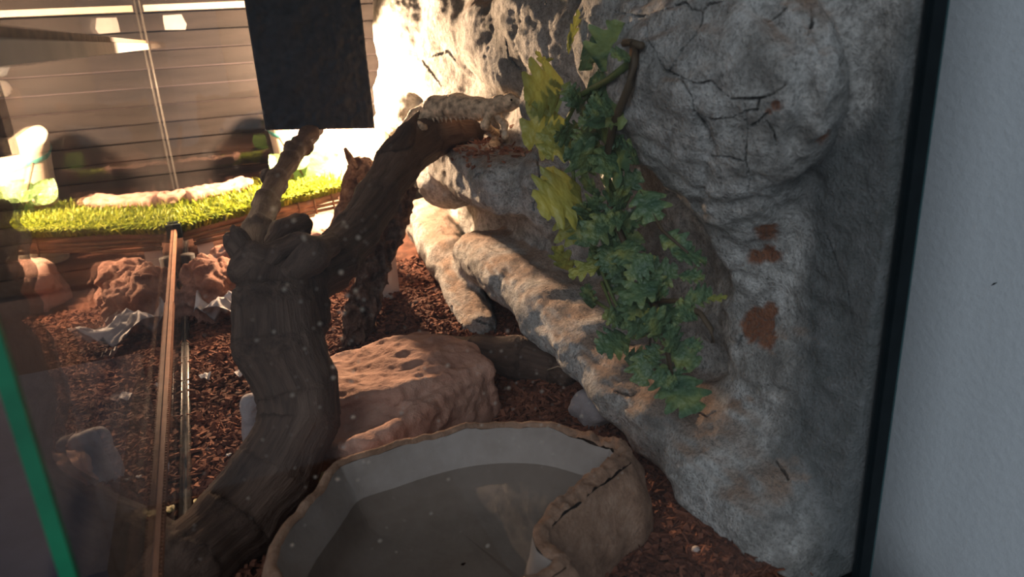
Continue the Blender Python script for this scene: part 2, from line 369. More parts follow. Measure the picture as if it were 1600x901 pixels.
struct('room_floor', boxv(-1.68, 0.60, -1.5, 1.93, -0.92, -0.90), BOXF, M['plum'], 'dark room floor under the tank stand')
ts = thing('tank_stand', 'dark wooden stand carrying the glass terrarium', 'stand', (0.175, 1.02, -0.90))
part('cabinet_body', boxv(XL - 0.02, XR + 0.02, 0.27, YB + 0.02, -0.90, -0.09), BOXF, M['plum'], ts, False)
part('stand_top', boxv(XL - 0.03, XR + 0.03, 0.26, YB + 0.03, -0.09, -0.061), BOXF, M['plum'], ts, False)
# slate cabinet standing outside the left glass
cb = thing('storage_cabinet', 'dark slate blue cabinet with a drawer seam outside the left glass', 'cabinet', (-0.55, 0.62, -0.90))
part('body', boxv(-0.95, -0.12, 0.52, 0.95, -0.90, 0.045), BOXF, M['slate'], cb, False)
part('drawer_front', boxv(-0.945, -0.125, 0.508, 0.52, -0.045, 0.040), BOXF, M['slate'], cb, False)
part('drawer_front', boxv(-0.945, -0.125, 0.508, 0.52, -0.33, -0.052), BOXF, M['slate'], cb, False)

# ------------------------------------------------------------------ terrarium
tk = thing('terrarium', 'long glass terrarium with black corner post and dusty panes', 'terrarium', (0.175, 1.0, -0.05))
part('left_pane', boxv(XL - 0.005, XL, 0.284, YB, -0.03, ZT), BOXF, M['glass'], tk, False)['label'] = 'dusty left glass pane mirroring the tank'
part('pane_edge', boxv(XL - 0.0052, XL + 0.0002, 0.279, 0.284, -0.03, ZT), BOXF, M['glassedge'], tk, False)['label'] = 'bright green edge of the left pane'
part('back_pane', boxv(XL, XR, YB, YB + 0.005, -0.03, ZT), BOXF, M['glass_back'], tk, False)
fp = part('front_pane', boxv(XL + 0.002, XR - 0.019, YF - 0.004, YF, -0.03, ZT), BOXF, M['glass_clean'], tk, False)
part('right_pane', boxv(XR, XR + 0.005, YF + 0.004, YB, -0.03, ZT), BOXF, M['glass_clean'], tk, False)
part('base_tray', boxv(XL - 0.004, XR + 0.004, 0.29, YB + 0.004, -0.06, -0.03), BOXF, M['black'], tk, False)
part('lid', boxv(XL - 0.004, XR + 0.004, 0.31, YB + 0.004, ZT, ZT + 0.015), BOXF, M['black'], tk, False)
part('corner_post', boxv(XR - 0.017, XR - 0.006, YF - 0.007, YF - 0.001, -0.03, ZT), BOXF, M['black'], tk, False)
part('post_trim', boxv(XR - 0.0185, XR - 0.017, YF - 0.005, YF - 0.001, -0.03, ZT), BOXF, M['black'], tk, False)
part('right_pane_edge', boxv(XR - 0.006, XR - 0.003, YF - 0.006, YF - 0.001, -0.03, ZT), BOXF, M['tealedge'], tk, False)
V, Fc = tube([(XL + 0.004, YB - 0.004, -0.02), (XL + 0.004, YB - 0.004, ZT)], 0.0022, 6); part('silicone_bead', V, Fc, M['silicone'], tk)
V, Fc = tube([(XL + 0.002, 0.30, 0.004), (XL + 0.002, YB - 0.005, 0.004)], 0.004, 6); part('silicone_bead', V, Fc, M['silicone'], tk)
part('back_strip', boxv(XL + 0.01, XR - 0.16, YB - 0.004, YB - 0.0005, 0.468, 0.480), BOXF, M['beige'], tk, False)['label'] = 'beige strip across the back glass'
# ribbed rail along the left pane, and the pale ledge at camera height
rv, rf = boxv(XL + 0.0005, XL + 0.0040, 0.30, 1.36, 0.096, 0.104), list(BOXF)
rail = part('rail', rv, rf, M['rail'], tk, False); rail['label'] = 'ribbed copper brown rail along left glass'
V, Fc = [], []
for y in np.arange(0.302, 0.95, 0.0042):
    n0 = len(V); V += boxv(XL + 0.0040, XL + 0.0055, y, y + 0.0021, 0.097, 0.103); Fc += [tuple(i + n0 for i in f) for f in BOXF]
rb = part('rail_rib', V, Fc, M['rail'], rail, False, rel=tk); rb['kind'] = 'stuff'
for y in (1.352, 1.372): part('rail_clip', boxv(XL + 0.0005, XL + 0.012, y, y + 0.010, 0.088, 0.112), BOXF, M['black'], tk, False)
part('ledge_strip', boxv(XL + 0.0005, XL + 0.006, 0.30, 1.70, 0.3955, 0.4065), BOXF, M['beige'], tk, False)['label'] = 'pale strip along the upper left glass'
part('ledge_trim', boxv(XL + 0.0005, XL + 0.004, 0.30, 1.70, 0.4068, 0.412), BOXF, M['stick'], tk, False)
p = ony(273, 35, YB - 0.001)
V = [p + np.array([a * 0.021, 0, b * 0.015]) for a, b in ((-1, -.9), (.85, -1), (1.05, -.3), (.9, .3), (.75, 1), (-.95, .95), (-1, .2))]
V = [v for v in V] + [v + np.array([0, 0.0008, 0]) for v in V]
part('sticker', V, [tuple(range(7)), tuple(range(13, 6, -1))] + [(i, i + 7, (i + 1) % 7 + 7, (i + 1) % 7) for i in range(7)], M['tape'], tk, False)['label'] = 'torn grey sticker on the back glass'
# dried specks on the front pane
V, Fc = [], []
def speck(px, py, r):
    c = ony(px, py, YF + 0.0006); n0 = len(V)
    for q in range(7):
        a = q * 2 * math.pi / 7; V.append(c + np.array([r * math.cos(a), 0, r * math.sin(a)]))
    Fc.append(tuple(range(n0, n0 + 7)))
for i in range(330):
    if i < 150: x, y = rng.normal(560, 130), rng.normal(520, 150)
    elif i < 260: x, y = rng.normal(850, 110), rng.normal(600, 70)
    else: x, y = rng.uniform(280, 1000), rng.uniform(150, 880)
    if ony(x, y, YF)[0] > XL + 0.02: speck(x, y, 0.00035 + 0.0011 * rng.random() ** 3)
sp = part('dried_specks', V, Fc, M['speck'], fp, False, rel=tk); sp['kind'] = 'stuff'

# ------------------------------------------------------------------ ground
def gz(x, y):
    p = np.stack([np.ravel(x), np.ravel(y), np.zeros(np.size(x))], 1)
    return (0.006 * fbm(p, 9, 3, 3) + 0.0025 * fbm(p, 45, 2, 5)).reshape(np.shape(x)) + 0.02 * np.exp(-(((x - 0.24) / 0.07) ** 2 + ((y - 1.02) / 0.12) ** 2))
gx = np.linspace(XL + 0.001, XR - 0.002, 130); gy = np.linspace(YF + 0.001, YB - 0.002, 330)
GX, GY = np.meshgrid(gx, gy, indexing='ij'); GZ = gz(GX, GY)
V = np.stack([GX.ravel(), GY.ravel(), GZ.ravel()], 1); a = np.arange(130 * 330).reshape(130, 330)
Fc = np.stack([a[:-1, :-1].ravel(), a[1:, :-1].ravel(), a[1:, 1:].ravel(), a[:-1, 1:].ravel()], 1)
soil = link('floor', make_mesh('floor', V, Fc, M['soil'])); tag(soil, 'dark red brown soil covering the tank floor', None, None, 'structure')
# bark chips
NC = 21000
cxy = np.stack([rng.uniform(XL + 0.006, XR - 0.02, NC), YF + 0.01 + (1.30 - YF) * rng.random(NC) ** 1.5], 1)
BC = onz(690, 800, 0.07); inb = ((cxy[:, 0] - 0.135) / 0.13) ** 2 + ((cxy[:, 1] - 0.455) / 0.075) ** 2 < 1
cxy[inb, 1] = rng.uniform(0.62, 1.25, inb.sum())
cz = gz(cxy[:, 0], cxy[:, 1])
cube = np.array(boxv(-1, 1, -1, 1, -1, 1), float)
sz = np.stack([rng.uniform(0.0022, 0.0062, NC), rng.uniform(0.0012, 0.0030, NC), rng.uniform(0.0006, 0.0016, NC)], 1)
fib = rng.random(NC) < 0.22; sz[fib] = np.stack([rng.uniform(0.006, 0.012, fib.sum()), rng.uniform(0.0004, 0.0008, fib.sum()), rng.uniform(0.0003, 0.0006, fib.sum())], 1)
Pv = (cube[None] * (1 + rng.uniform(-0.35, 0.35, (NC, 8, 3)))) * sz[:, None]
ang = rng.uniform(0, 2 * math.pi, NC); tl_ = rng.normal(0, 0.38, NC); t2 = rng.normal(0, 0.38, NC)
def rot(P, i, j, a):
    c, s = np.cos(a)[:, None], np.sin(a)[:, None]; A, B = P[..., i].copy(), P[..., j].copy(); P[..., i] = c * A - s * B; P[..., j] = s * A + c * B
rot(Pv, 0, 2, tl_); rot(Pv, 1, 2, t2); rot(Pv, 0, 1, ang)
Pv[..., 0] += cxy[:, :1]; Pv[..., 1] += cxy[:, 1:]; Pv[..., 2] += (cz + 0.0012 + 0.002 * rng.random(NC))[:, None]
Fc = (np.array(BOXF)[None] + 8 * np.arange(NC)[:, None, None]).reshape(-1, 4)
pat = 0.5 + 0.5 * fbm(np.stack([cxy[:, 0], cxy[:, 1], cz], 1), 7, 3, 9)
tone = np.clip((0.5 * pat + 0.55 * rng.random(NC) ** 1.3) * 0.8, 0, 1)
ch = link('bark_chips', make_mesh('bark_chips', Pv.reshape(-1, 3), Fc, M['chips'], False, {'tone': np.repeat(tone, 8)}))
tag(ch, 'loose red brown bark chips and fibres over the tank floor', 'bark chips', None, 'stuff')

# ------------------------------------------------------------------ sculpted rock wall
ELL = []   # (centre, radii, k)
def E_(px, py, X, r, k=0.02): ELL.append((onx(px, py, X), r, k))
# boulder and neighbours near the front
E_(1105, 135, 0.365, (0.055, 0.125, 0.083), 0.012)
E_(1010, 60, 0.375, (0.045, 0.10, 0.075), 0.015)
E_(1050, 225, 0.39, (0.035, 0.06, 0.035), 0.008)
E_(1150, 255, 0.385, (0.045, 0.06, 0.05), 0.02)
E_(1170, 310, 0.40, (0.038, 0.05, 0.04), 0.02)
E_(1150, 378, 0.392, (0.022, 0.026, 0.024), 0.008)
E_(1190, 470, 0.410, (0.025, 0.035, 0.05), 0.02)
E_(1310, 90, 0.412, (0.028, 0.042, 0.052), 0.008)
E_(1290, 225, 0.412, (0.024, 0.030, 0.030), 0.008)
E_(1230, 40, 0.415, (0.02, 0.04, 0.04), 0.012)
E_(1220, 560, 0.412, (0.03, 0.05, 0.03), 0.02)
# upper wall towards the back, lobes seen left of the plant
E_(630, 50, 0.385, (0.045, 0.16, 0.11), 0.03)
E_(618, 160, 0.375, (0.045, 0.12, 0.07), 0.025)
E_(700, 40, 0.415, (0.040, 0.14, 0.09), 0.03)
E_(700, 130, 0.415, (0.040, 0.12, 0.06), 0.03)
E_(770, 60, 0.405, (0.038, 0.10, 0.06), 0.018)
E_(795, 105, 0.398, (0.032, 0.07, 0.04), 0.010)
E_(835, 30, 0.408, (0.036, 0.10, 0.07), 0.018)
E_(880, 60, 0.408, (0.032, 0.09, 0.07), 0.018)
E_(870, 170, 0.40, (0.04, 0.06, 0.05), 0.012)
# upper ledge
E_(700, 282, 0.365, (0.050, 0.075, 0.045), 0.012)
E_(765, 280, 0.375, (0.052, 0.070, 0.045), 0.012)
E_(820, 290, 0.385, (0.045, 0.05, 0.042), 0.010)
E_(860, 300, 0.392, (0.035, 0.05, 0.06), 0.012)
CAPS = []
lip = [(745, 398, .352, .036), (800, 440, .345, .033), (860, 492, .342, .031), (920, 545, .340, .031), (980, 605, .340, .031), (1040, 665, .342, .032), (1110, 735, .348, .033), (1190, 815, .36, .034), (1260, 890, .375, .035)]
lp = [onx(a, b, c) for a, b, c, d in lip]
for i in range(len(lp) - 1): CAPS.append((lp[i], lp[i + 1], lip[i][3], lip[i + 1][3], 0.012))
c0, c1 = onx(668, 345, 0.365), onz(728, 520, 0.0)
CAPS.append((c0, 0.5 * (c0 + c1) + np.array([0.012, 0, 0.01]), 0.045, 0.034, 0.02)); CAPS.append((0.5 * (c0 + c1) + np.array([0.012, 0, 0.01]), c1 + np.array([0.02, 0, 0]), 0.034, 0.026, 0.02))
def wall_sdf(X, Y, Z):
    wob = 0.006 * np.sin(Y * 23 + 1.0) * np.sin(Z * 31 + 2.0) + 0.005 * np.sin(Y * 47 + Z * 39)
    back = np.clip((Y - 1.28) / 0.25, 0, 1) * 0.06
    d = (0.400 + wob + back + 0 * X) - X
    for c, r, k in ELL: d = smin(d, d_ell(X, Y, Z, c, r), k)
    # flat-topped shelves: upper ledge and long lower ledge
    t = d_box(X, Y, Z, (0.398, 1.00, 0.203), (0.078, 0.15, 0.036), None, 0.022); d = smin(d, t, 0.012)
    for p, q, r0, r1, k in CAPS: d = smin(d, d_cap(X, Y, Z, p, q, r0, r1), k)
    for i in range(len(lp) - 1):   # slab joining the lip to the wall
        a, b = lp[i], lp[i + 1]; m = 0.5 * (a + b)
        d = smin(d, d_box(X, Y, Z, (0.5 * (m[0] + 0.44), m[1], m[2] + 0.004), (0.5 * (0.44 - m[0]), 0.5 * abs(a[1] - b[1]) + 0.02, 0.026), None, 0.015), 0.012)
    # buttress closing the near end of the lower ledge
    for (px, py, X0, r) in ((1175, 690, .395, (.04, .05, .06)), (1230, 780, .40, (.035, .05, .06)), (1290, 700, .415, (.025, .05, .09))):
        d = smin(d, d_ell(X, Y, Z, onx(px, py, X0), r), 0.03)
    # undercuts
    for (px, py, X0, r) in ((1040, 310, .375, (.035, .05, .035)), (1070, 420, .375, (.03, .05, .05)), (950, 330, .35, (.03, .06, .05))):
        d = -smin(-d, d_ell(X, Y, Z, onx(px, py, X0), r), 0.012)
    d = -smin(-d, 0.0 - ( -(d * 0 + 1)), 0.001) if False else d
    lim = np.maximum(np.maximum(X - (XR - 0.001), YF + 0.001 - Y), np.maximum(Y - 1.52, Z - 0.64))
    return np.maximum(np.maximum(d, lim), -0.02 - Z)
RV, RF = nets(wall_sdf, (0.24, YF - 0.004, -0.026), (XR + 0.004, 1.53, 0.60), 0.0034)
N = vnormals(RV, RF)
front = np.clip((RV[:, 1] - YF - 0.004) / 0.02, 0, 1)
QV = RV * np.array([1, 0.5, 1]); disp = 0.0050 * fbm(QV, 22, 3, 21) + 0.0016 * ridge(QV, 46, 3, 31) + 0.0022 * fbm(QV, 110, 2, 41)
RV = RV + N * (disp * front * (1 - 0.45 * np.clip((RV[:, 1] - 0.75) / 0.3, 0, 1)))[:, None]
RV[:, 0] = np.minimum(RV[:, 0], XR - 0.0008)
CV = Vector(CAM)
b0 = BVHTree.FromPolygons([Vector(v) for v in RV.tolist()], RF.tolist())
for pl, wp, dp in (([(1195, 12), (1230, 48), (1256, 92), (1266, 140), (1258, 190), (1240, 235)], 13, .014), ([(1262, 150), (1290, 75), (1268, 25)], 9, .009), ([(1258, 180), (1300, 205), (1332, 172), (1352, 120), (1366, 60)], 7, .005),
                   ([(1098, 190), (1108, 235), (1098, 290), (1088, 340)], 10, .010), ([(1150, 322), (1195, 312), (1232, 345), (1246, 400)], 8, .008), ([(1235, 235), (1262, 275), (1290, 300)], 9, .008),
                   ([(758, 0), (770, 40), (756, 85), (770, 130)], 5, .005), ([(812, 10), (800, 60), (818, 120)], 5, .006), ([(868, 10), (852, 70), (850, 110)], 5, .005),
                   ([(835, 215), (832, 280), (838, 335)], 6, .006), ([(905, 0), (915, 50), (925, 110)], 6, .008), ([(1150, 620), (1200, 605), (1245, 625)], 8, .007)):
    for i in range(len(pl) - 1):
        a, b = np.array(pl[i], float), np.array(pl[i + 1], float)
        for j in range(6):
            q = a + (b - a) * j / 6 + rng.normal(0, 2.0, 2); r = Vector(ray(*q)).normalized(); h = b0.ray_cast(CV, r)
            if h[0] is None: continue
            h = np.array(h[0]); w = wp * mpp(h); dd = np.linalg.norm(RV - h, axis=1); m = dd < 3 * w
            RV[m] -= N[m] * (0.42 * dp * np.exp(-(dd[m] / w) ** 2))[:, None]
bvh = BVHTree.FromPolygons([Vector(v) for v in RV.tolist()], RF.tolist())
def hit(px, py):
    r = Vector(ray(px, py)).normalized(); h = bvh.ray_cast(CV, r)
    return (np.array(h[0]), h[3]) if h[0] is not None else (None, None)
def nrm(px, py):
    h = bvh.ray_cast(CV, Vector(ray(px, py)).normalized()); return np.array(h[1]) if h[0] is not None else None
# cracks traced on the plaster
CR = [[(960, 18), (1000, 26), (1011, 24), (1040, 14), (1071, 3), (1080, 15), (1098, 16), (1108, 6), (1130, 2)],
      [(1098, 16), (1096, 35), (1086, 55), (1064, 78), (1055, 95), (1046, 110)],
      [(1011, 26), (1010, 62), (1022, 78), (1032, 100), (1040, 110), (1060, 118), (1090, 132), (1110, 127), (1125, 140), (1142, 155), (1185, 154), (1210, 145), (1228, 132)],
      [(1062, 120), (1072, 140), (1081, 152), (1084, 172), (1098, 188), (1108, 205), (1111, 222)],
      [(1084, 175), (1110, 187), (1140, 185), (1162, 176), (1184, 170), (1186, 150)],
      [(1160, 156), (1164, 178), (1168, 200), (1166, 225), (1164, 252), (1172, 280), (1168, 300)],
      [(1164, 253), (1140, 246), (1110, 244)], [(1172, 197), (1188, 188), (1200, 175)], [(1195, 186), (1208, 206), (1214, 224)],
      [(1200, 34), (1215, 26), (1230, 10)], [(1262, 55), (1270, 35), (1268, 10)],
      [(825, 225), (838, 240), (842, 268), (843, 288)], [(845, 312), (832, 318), (834, 330)],
      [(732, 288), (745, 272), (765, 267), (775, 272)],
      [(1290, 365), (1297, 385), (1310, 420), (1320, 435), (1325, 465), (1330, 500), (1336, 525)],
      [(1212, 720), (1225, 735), (1232, 750)], [(660, 95), (672, 110), (690, 135)], [(676, 88), (700, 80), (712, 95)], [(790, 60), (795, 90), (815, 110)],
      [(960, 610), (985, 618), (995, 612)], [(1085, 640), (1105, 650), (1118, 640)], [(1160, 520), (1150, 545)], [(745, 500), (800, 520)]]
cpts = []; cw = []
for pl in CR:
    for i in range(len(pl) - 1):
        a, b = np.array(pl[i], float), np.array(pl[i + 1], float); n = max(2, int(np.linalg.norm(b - a) / 1.6))
        for j in range(n):
            q = a + (b - a) * j / n + rng.normal(0, 0.5, 2); h, _ = hit(*q)
            if h is not None: cpts.append(h); cw.append(mpp(h) * (1.35 + 0.5 * math.sin(i * 2.1 + j * 0.08)))
from mathutils.kdtree import KDTree
kd = KDTree(len(cpts))
for i, c in enumerate(cpts): kd.insert(Vector(c), i)
kd.balance()
bm = bmesh.new(); me = make_mesh('rock_tmp', RV, RF, M['rock']); bm.from_mesh(me); bpy.data.meshes.remove(me)
lo, hi = np.min(cpts, 0) - 0.01, np.max(cpts, 0) + 0.01
for cuts, rad in ((2, 0.0048), (2, 0.0022)):
    near = set()
    for v in bm.verts:
        if kd.find(v.co)[2] < rad: near.add(v)
    es = {e for v in near for e in v.link_edges}
    bmesh.ops.subdivide_edges(bm, edges=list(es), cuts=cuts, use_grid_fill=True)
bmesh.ops.triangulate(bm, faces=[f for f in bm.faces if len(f.verts) > 4])
bm.normal_update()
crack = np.zeros(len(bm.verts)); 
for i, v in enumerate(bm.verts):
    _, j, dd = kd.find(v.co); w = cw[j]
    if dd < w * 2.2:
        s = max(0.0, 1 - dd / (w * 1.5)); crack[i] = min(1, s * 1.6); v.co -= v.normal * (0.0090 * min(1, 1.5 * s))
red = np.zeros(len(bm.verts)); P = np.array([v.co[:] for v in bm.verts]); NN = np.array([v.normal[:] for v in bm.verts])
for (px, py, rp) in ((1200, 365, 22), (1182, 402, 13), (1205, 398, 16), (1188, 500, 22), (1175, 512, 18), (1195, 525, 16), (1205, 485, 14), (1288, 215, 12), (1212, 165, 9), (1200, 175, 7)):
    h, _ = hit(px, py)
    if h is None: continue
    r = rp * mpp(h) * 1.15; dd = np.linalg.norm(P - h, axis=1) + 0.35 * r * fbm(P, 90, 2, 55)
    red = np.maximum(red, np.clip((r - dd) / (0.0016), 0, 1))
dust = np.clip((NN[:, 2] - 0.45) * 2.6, 0, 1) * np.clip(0.8 + 0.7 * fbm(P, 30, 2, 61), 0, 1) * (P[:, 1] > 0.36)
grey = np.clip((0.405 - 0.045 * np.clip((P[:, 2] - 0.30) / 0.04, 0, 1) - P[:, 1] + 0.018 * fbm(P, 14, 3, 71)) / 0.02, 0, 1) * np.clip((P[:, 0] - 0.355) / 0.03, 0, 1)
for i, v in enumerate(bm.verts):
    if red[i] > 0: v.co -= v.normal * (0.0015 * red[i])
me = bpy.data.meshes.new('rock_wall'); bm.to_mesh(me); bm.free()
me.polygons.foreach_set('use_smooth', np.ones(len(me.polygons), bool)); me.materials.append(M['rock'])
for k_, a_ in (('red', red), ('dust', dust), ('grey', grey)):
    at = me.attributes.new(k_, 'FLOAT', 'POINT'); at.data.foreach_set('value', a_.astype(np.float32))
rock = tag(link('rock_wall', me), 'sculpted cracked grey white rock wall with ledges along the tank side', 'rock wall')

# red chips scattered on the upper ledge
sel = []
while len(sel) < 420:
    h, _ = hit(rng.uniform(670, 835), rng.uniform(190, 232))
    if h is None: h = np.zeros(3)
    nn_ = nrm(rng.uniform(670, 835), 210)
    h2 = bvh.ray_cast(Vector((rng.uniform(0.30, 0.41), rng.uniform(0.86, 1.18), 0.30)), Vector((0, 0, -1)))
    if h2[0] is not None and h2[1].z > 0.6 and h2[0].z > 0.195: sel.append(np.array(h2[0]))
    else: sel.append(np.array((0.40, rng.uniform(0.9, 1.12), 0.239)))
sel = np.array(sel); n_ = len(sel); Pl = Pv[:n_] - Pv[:n_].mean(1, keepdims=True) + (sel + np.array([0, 0, 0.001]))[:, None]
lc = link('ledge_chips', make_mesh('ledge_chips', Pl.reshape(-1, 3), Fc[:0] if False else (np.array(BOXF)[None] + 8 * np.arange(n_)[:, None, None]).reshape(-1, 4), M['chips'], False, {'tone': np.repeat(np.clip(0.5 + 0.5 * rng.random(n_), 0, 1), 8)}))
tag(lc, 'orange red bark chips scattered on the upper ledge', 'bark chips', None, 'stuff')

# ------------------------------------------------------------------ driftwood
def chain_mesh(pts, h=0.0035, k=0.012, amp=0.003, seed=0, extra=()):
    """pts: list of chains; each a list of (point, radius)"""
    segs = []
    for ci, chn in enumerate(pts):
        s = 0
        for i in range(len(chn) - 1):
            p, r0 = chn[i]; q, r1 = chn[i + 1]; segs.append((np.asarray(p), np.asarray(q), r0, r1, s)); s += float(np.linalg.norm(np.asarray(q) - p))
    lo = np.min([np.minimum(a[0] - a[2], a[1] - a[3]) for a in segs], 0) - 0.012; hi = np.max([np.maximum(a[0] + a[2], a[1] + a[3]) for a in segs], 0) + 0.012
    def fn(X, Y, Z):
        d = None
        for p, q, r0, r1, s in segs:
            e = d_cap(X, Y, Z, p, q, r0, r1); d = e if d is None else smin(d, e, k)
        return d
    V, Fc = nets(fn, lo, hi, h)
    best = np.full(len(V), 9.0); G = np.zeros_like(V)
    for p, q, r0, r1, s in segs:
        e = q - p; L = np.linalg.norm(e); t = np.clip(((V - p) @ e) / (L * L), 0, 1); off = V - p - t[:, None] * e
        dd = np.linalg.norm(off, axis=1) - (r0 + (r1 - r0) * t); m = dd < best; best[m] = dd[m]
        G[m] = off[m] + np.array([0, 0, 1.0]) * (0.10 * (s + t[m] * L))[:, None] + 0.37 * seed
    N = vnormals(V, Fc)
    V = V + N * (amp * fbm(G, 55, 3, seed) + amp * 0.5 * ridge(G, 140, 2, seed + 5))[:, None]
    return V, Fc, G
def C_(px, py, y, rp):
    p = ony(px, py, y); return (p, rp * mpp(p))
dw = thing('driftwood', 'thick forked dark driftwood trunk leaning from the soil up to the upper ledge', 'driftwood', tuple(onz(330, 870, 0.0)))
V, Fc, G = chain_mesh([[C_(255, 930, .52, 60), C_(300, 885, .545, 62), C_(370, 815, .58, 62), C_(432, 735, .60, 60), C_(468, 655, .62, 54), C_(462, 605, .635, 58), C_(434, 540, .65, 63), C_(428, 480, .665, 57), C_(434, 430, .68, 44), C_(470, 405, .70, 40)]], seed=3)
part('trunk', V, Fc, M['wood'], dw, True, {'grain': G})
V, Fc, G = chain_mesh([[C_(470, 440, .69, 46), C_(515, 412, .73, 40), C_(556, 365, .80, 33), C_(590, 310, .88, 31), C_(622, 258, .965, 33), C_(660, 222, 1.03, 32), C_(700, 208, 1.05, 25), C_(728, 206, 1.06, 20), C_(744, 205, 1.07, 14)], [C_(612, 250, .95, 20), C_(636, 206, .97, 9), C_(654, 174, .985, 2)], [C_(465, 440, .68, 45), C_(482, 500, .67, 24), C_(484, 560, .66, 12)]], seed=8)
part('branch', V, Fc, M['wood'], dw, True, {'grain': G})
V, Fc, G = chain_mesh([[C_(405, 410, .69, 22), C_(403, 360, .78, 19), C_(415, 318, .90, 17), C_(432, 283, .99, 14), C_(452, 252, 1.06, 13), C_(470, 227, 1.13, 12), C_(482, 211, 1.185, 12), C_(490, 200, 1.242, 11), C_(497, 190, 1.252, 9)], [C_(430, 285, .99, 10), C_(415, 276, 1.0, 7)], [C_(460, 240, 1.09, 10), C_(451, 229, 1.10, 6)], [C_(472, 226, 1.13, 9), C_(483, 233, 1.13, 5)]], 0.003, seed=12, amp=0.002)
part('branch', V, Fc, M['wood'], dw, True, {'grain': G})
for i, ch_ in enumerate(([C_(385, 405, .69, 20), C_(368, 383, .70, 11), C_(354, 367, .71, 5)], [C_(385, 395, .69, 17), C_(372, 372, .70, 9), C_(364, 355, .71, 5)],
                         [C_(420, 400, .70, 22), C_(445, 368, .74, 22), C_(468, 352, .76, 20)], [C_(415, 425, .665, 14), C_(435, 395, .665, 11), C_(465, 380, .67, 10), C_(490, 390, .69, 12)],
                         [C_(455, 430, .66, 22), C_(484, 400, .67, 24), C_(512, 385, .70, 18)], [C_(378, 420, .685, 22), C_(395, 405, .68, 22), C_(420, 412, .68, 24)], [C_(500, 400, .71, 14), C_(512, 376, .72, 8), C_(522, 366, .73, 3)])):
    V, Fc, G = chain_mesh([ch_], 0.003, seed=20 + i, amp=0.0022)
    part('stub', V, Fc, M['wood'], dw, True, {'grain': G})

# ------------------------------------------------------------------ cork bark slab
def quad_slab(corners, thick, nrm_, nu, nv, mat_amp, seed):
    """a slab over four corners, roughened in relief; returns a closed mesh"""
    A, B, C, D = [np.asarray(c, float) for c in corners]; V = []; nrm_ = np.asarray(nrm_) / np.linalg.norm(nrm_)
    for sd in (0, 1):
        for i in range(nu):
            for j in range(nv):
                u, v = i / (nu - 1), j / (nv - 1); V.append((A * (1 - u) + B * u) * (1 - v) + (D * (1 - u) + C * u) * v - nrm_ * thick * sd)
    V = np.array(V); n = nu * nv
    ed = np.array([min(i, nu - 1 - i, j, nv - 1 - j) == 0 for i in range(nu) for j in range(nv)] * 2)
    V = V + nrm_ * (mat_amp * ridge(V, 55, 3, seed) + mat_amp * 0.6 * fbm(V, 120, 2, seed + 3))[:, None]
    jit = np.stack([fbm(V, 45, 3, seed + q) for q in (10, 11, 12)], 1); V = V + 0.006 * jit
    ix = lambda s, i, j: s * n + i * nv + j; Fc = []
    for i in range(nu - 1):
        for j in range(nv - 1):
            Fc.append((ix(0, i, j), ix(0, i + 1, j), ix(0, i + 1, j + 1), ix(0, i, j + 1))); Fc.append((ix(1, i, j), ix(1, i, j + 1), ix(1, i + 1, j + 1), ix(1, i + 1, j)))
    for i in range(nu - 1):
        for j, f in ((0, 0), (nv - 1, 1)):
            q = (ix(0, i, j), ix(1, i, j), ix(1, i + 1, j), ix(0, i + 1, j)); Fc.append(q if f == 0 else q[::-1])
    for j in range(nv - 1):
        for i, f in ((0, 1), (nu - 1, 0)):
            q = (ix(0, i, j), ix(1, i, j), ix(1, i, j + 1), ix(0, i, j + 1)); Fc.append(q if f == 0 else q[::-1])
    return V, Fc
cn = [ony(528, 545, .93), ony(576, 540, .95), ony(652, 296, 1.06), ony(592, 280, 1.04)]
cn[0][2] = max(cn[0][2], 0.0); cn[1][2] = max(cn[1][2], 0.0)
bk = thing('cork_bark', 'rough crusty cork bark slab propped up behind the leaning driftwood branch', 'bark', tuple(onz(555, 540, 0)))
V, Fc = quad_slab(cn, 0.028, (-0.25, -0.9, 0.3), 48, 100, 0.0085, 77); part('bark_slab', V, Fc, M['bark'], bk)
cn2 = [ony(520, 362, 1.27), ony(578, 365, 1.27), ony(582, 250, 1.31), ony(542, 240, 1.31)]
cs = thing('cork_stub', 'upright crusty cork stub at the right end of the grass platform', 'bark', tuple(onz(550, 420, 0)))
V, Fc = quad_slab(cn2, 0.03, (-0.25, -0.9, 0.3), 30, 36, 0.004, 79); part('stub_block', V, Fc, M['bark'], cs)
pt = ony(541, 236, 1.31); V, Fc = tube([pt + np.array([0.010, -0.004, -0.032]), pt + np.array([0.004, 0, -0.010]), pt + np.array([-0.002, 0, 0.006])], [0.008, 0.007, 0.003], 7); part('knob', V, Fc, M['bark'], cs)

# ------------------------------------------------------------------ rocks
def rock_mesh(c, half, rz=0, tilt=(0, 0), h=0.004, amp=0.008, seed=0, rd=0.02, sc=22, rs=0.4):
    R_ = Matrix.Rotation(rz, 4, 'Z') @ Matrix.Rotation(tilt[0], 4, 'X') @ Matrix.Rotation(tilt[1], 4, 'Y')
    rad = float(np.linalg.norm(half)) + 0.01; c = np.asarray(c)
    V, Fc = nets(lambda X, Y, Z: d_box(X, Y, Z, c, half, R_, rd), c - rad, c + rad, h)
    N = vnormals(V, Fc)
    V = V + N * (amp * fbm(V, sc, 3, seed) + rs * amp * ridge(V, sc * 2.2, 2, seed + 4))[:, None]
    return V, Fc
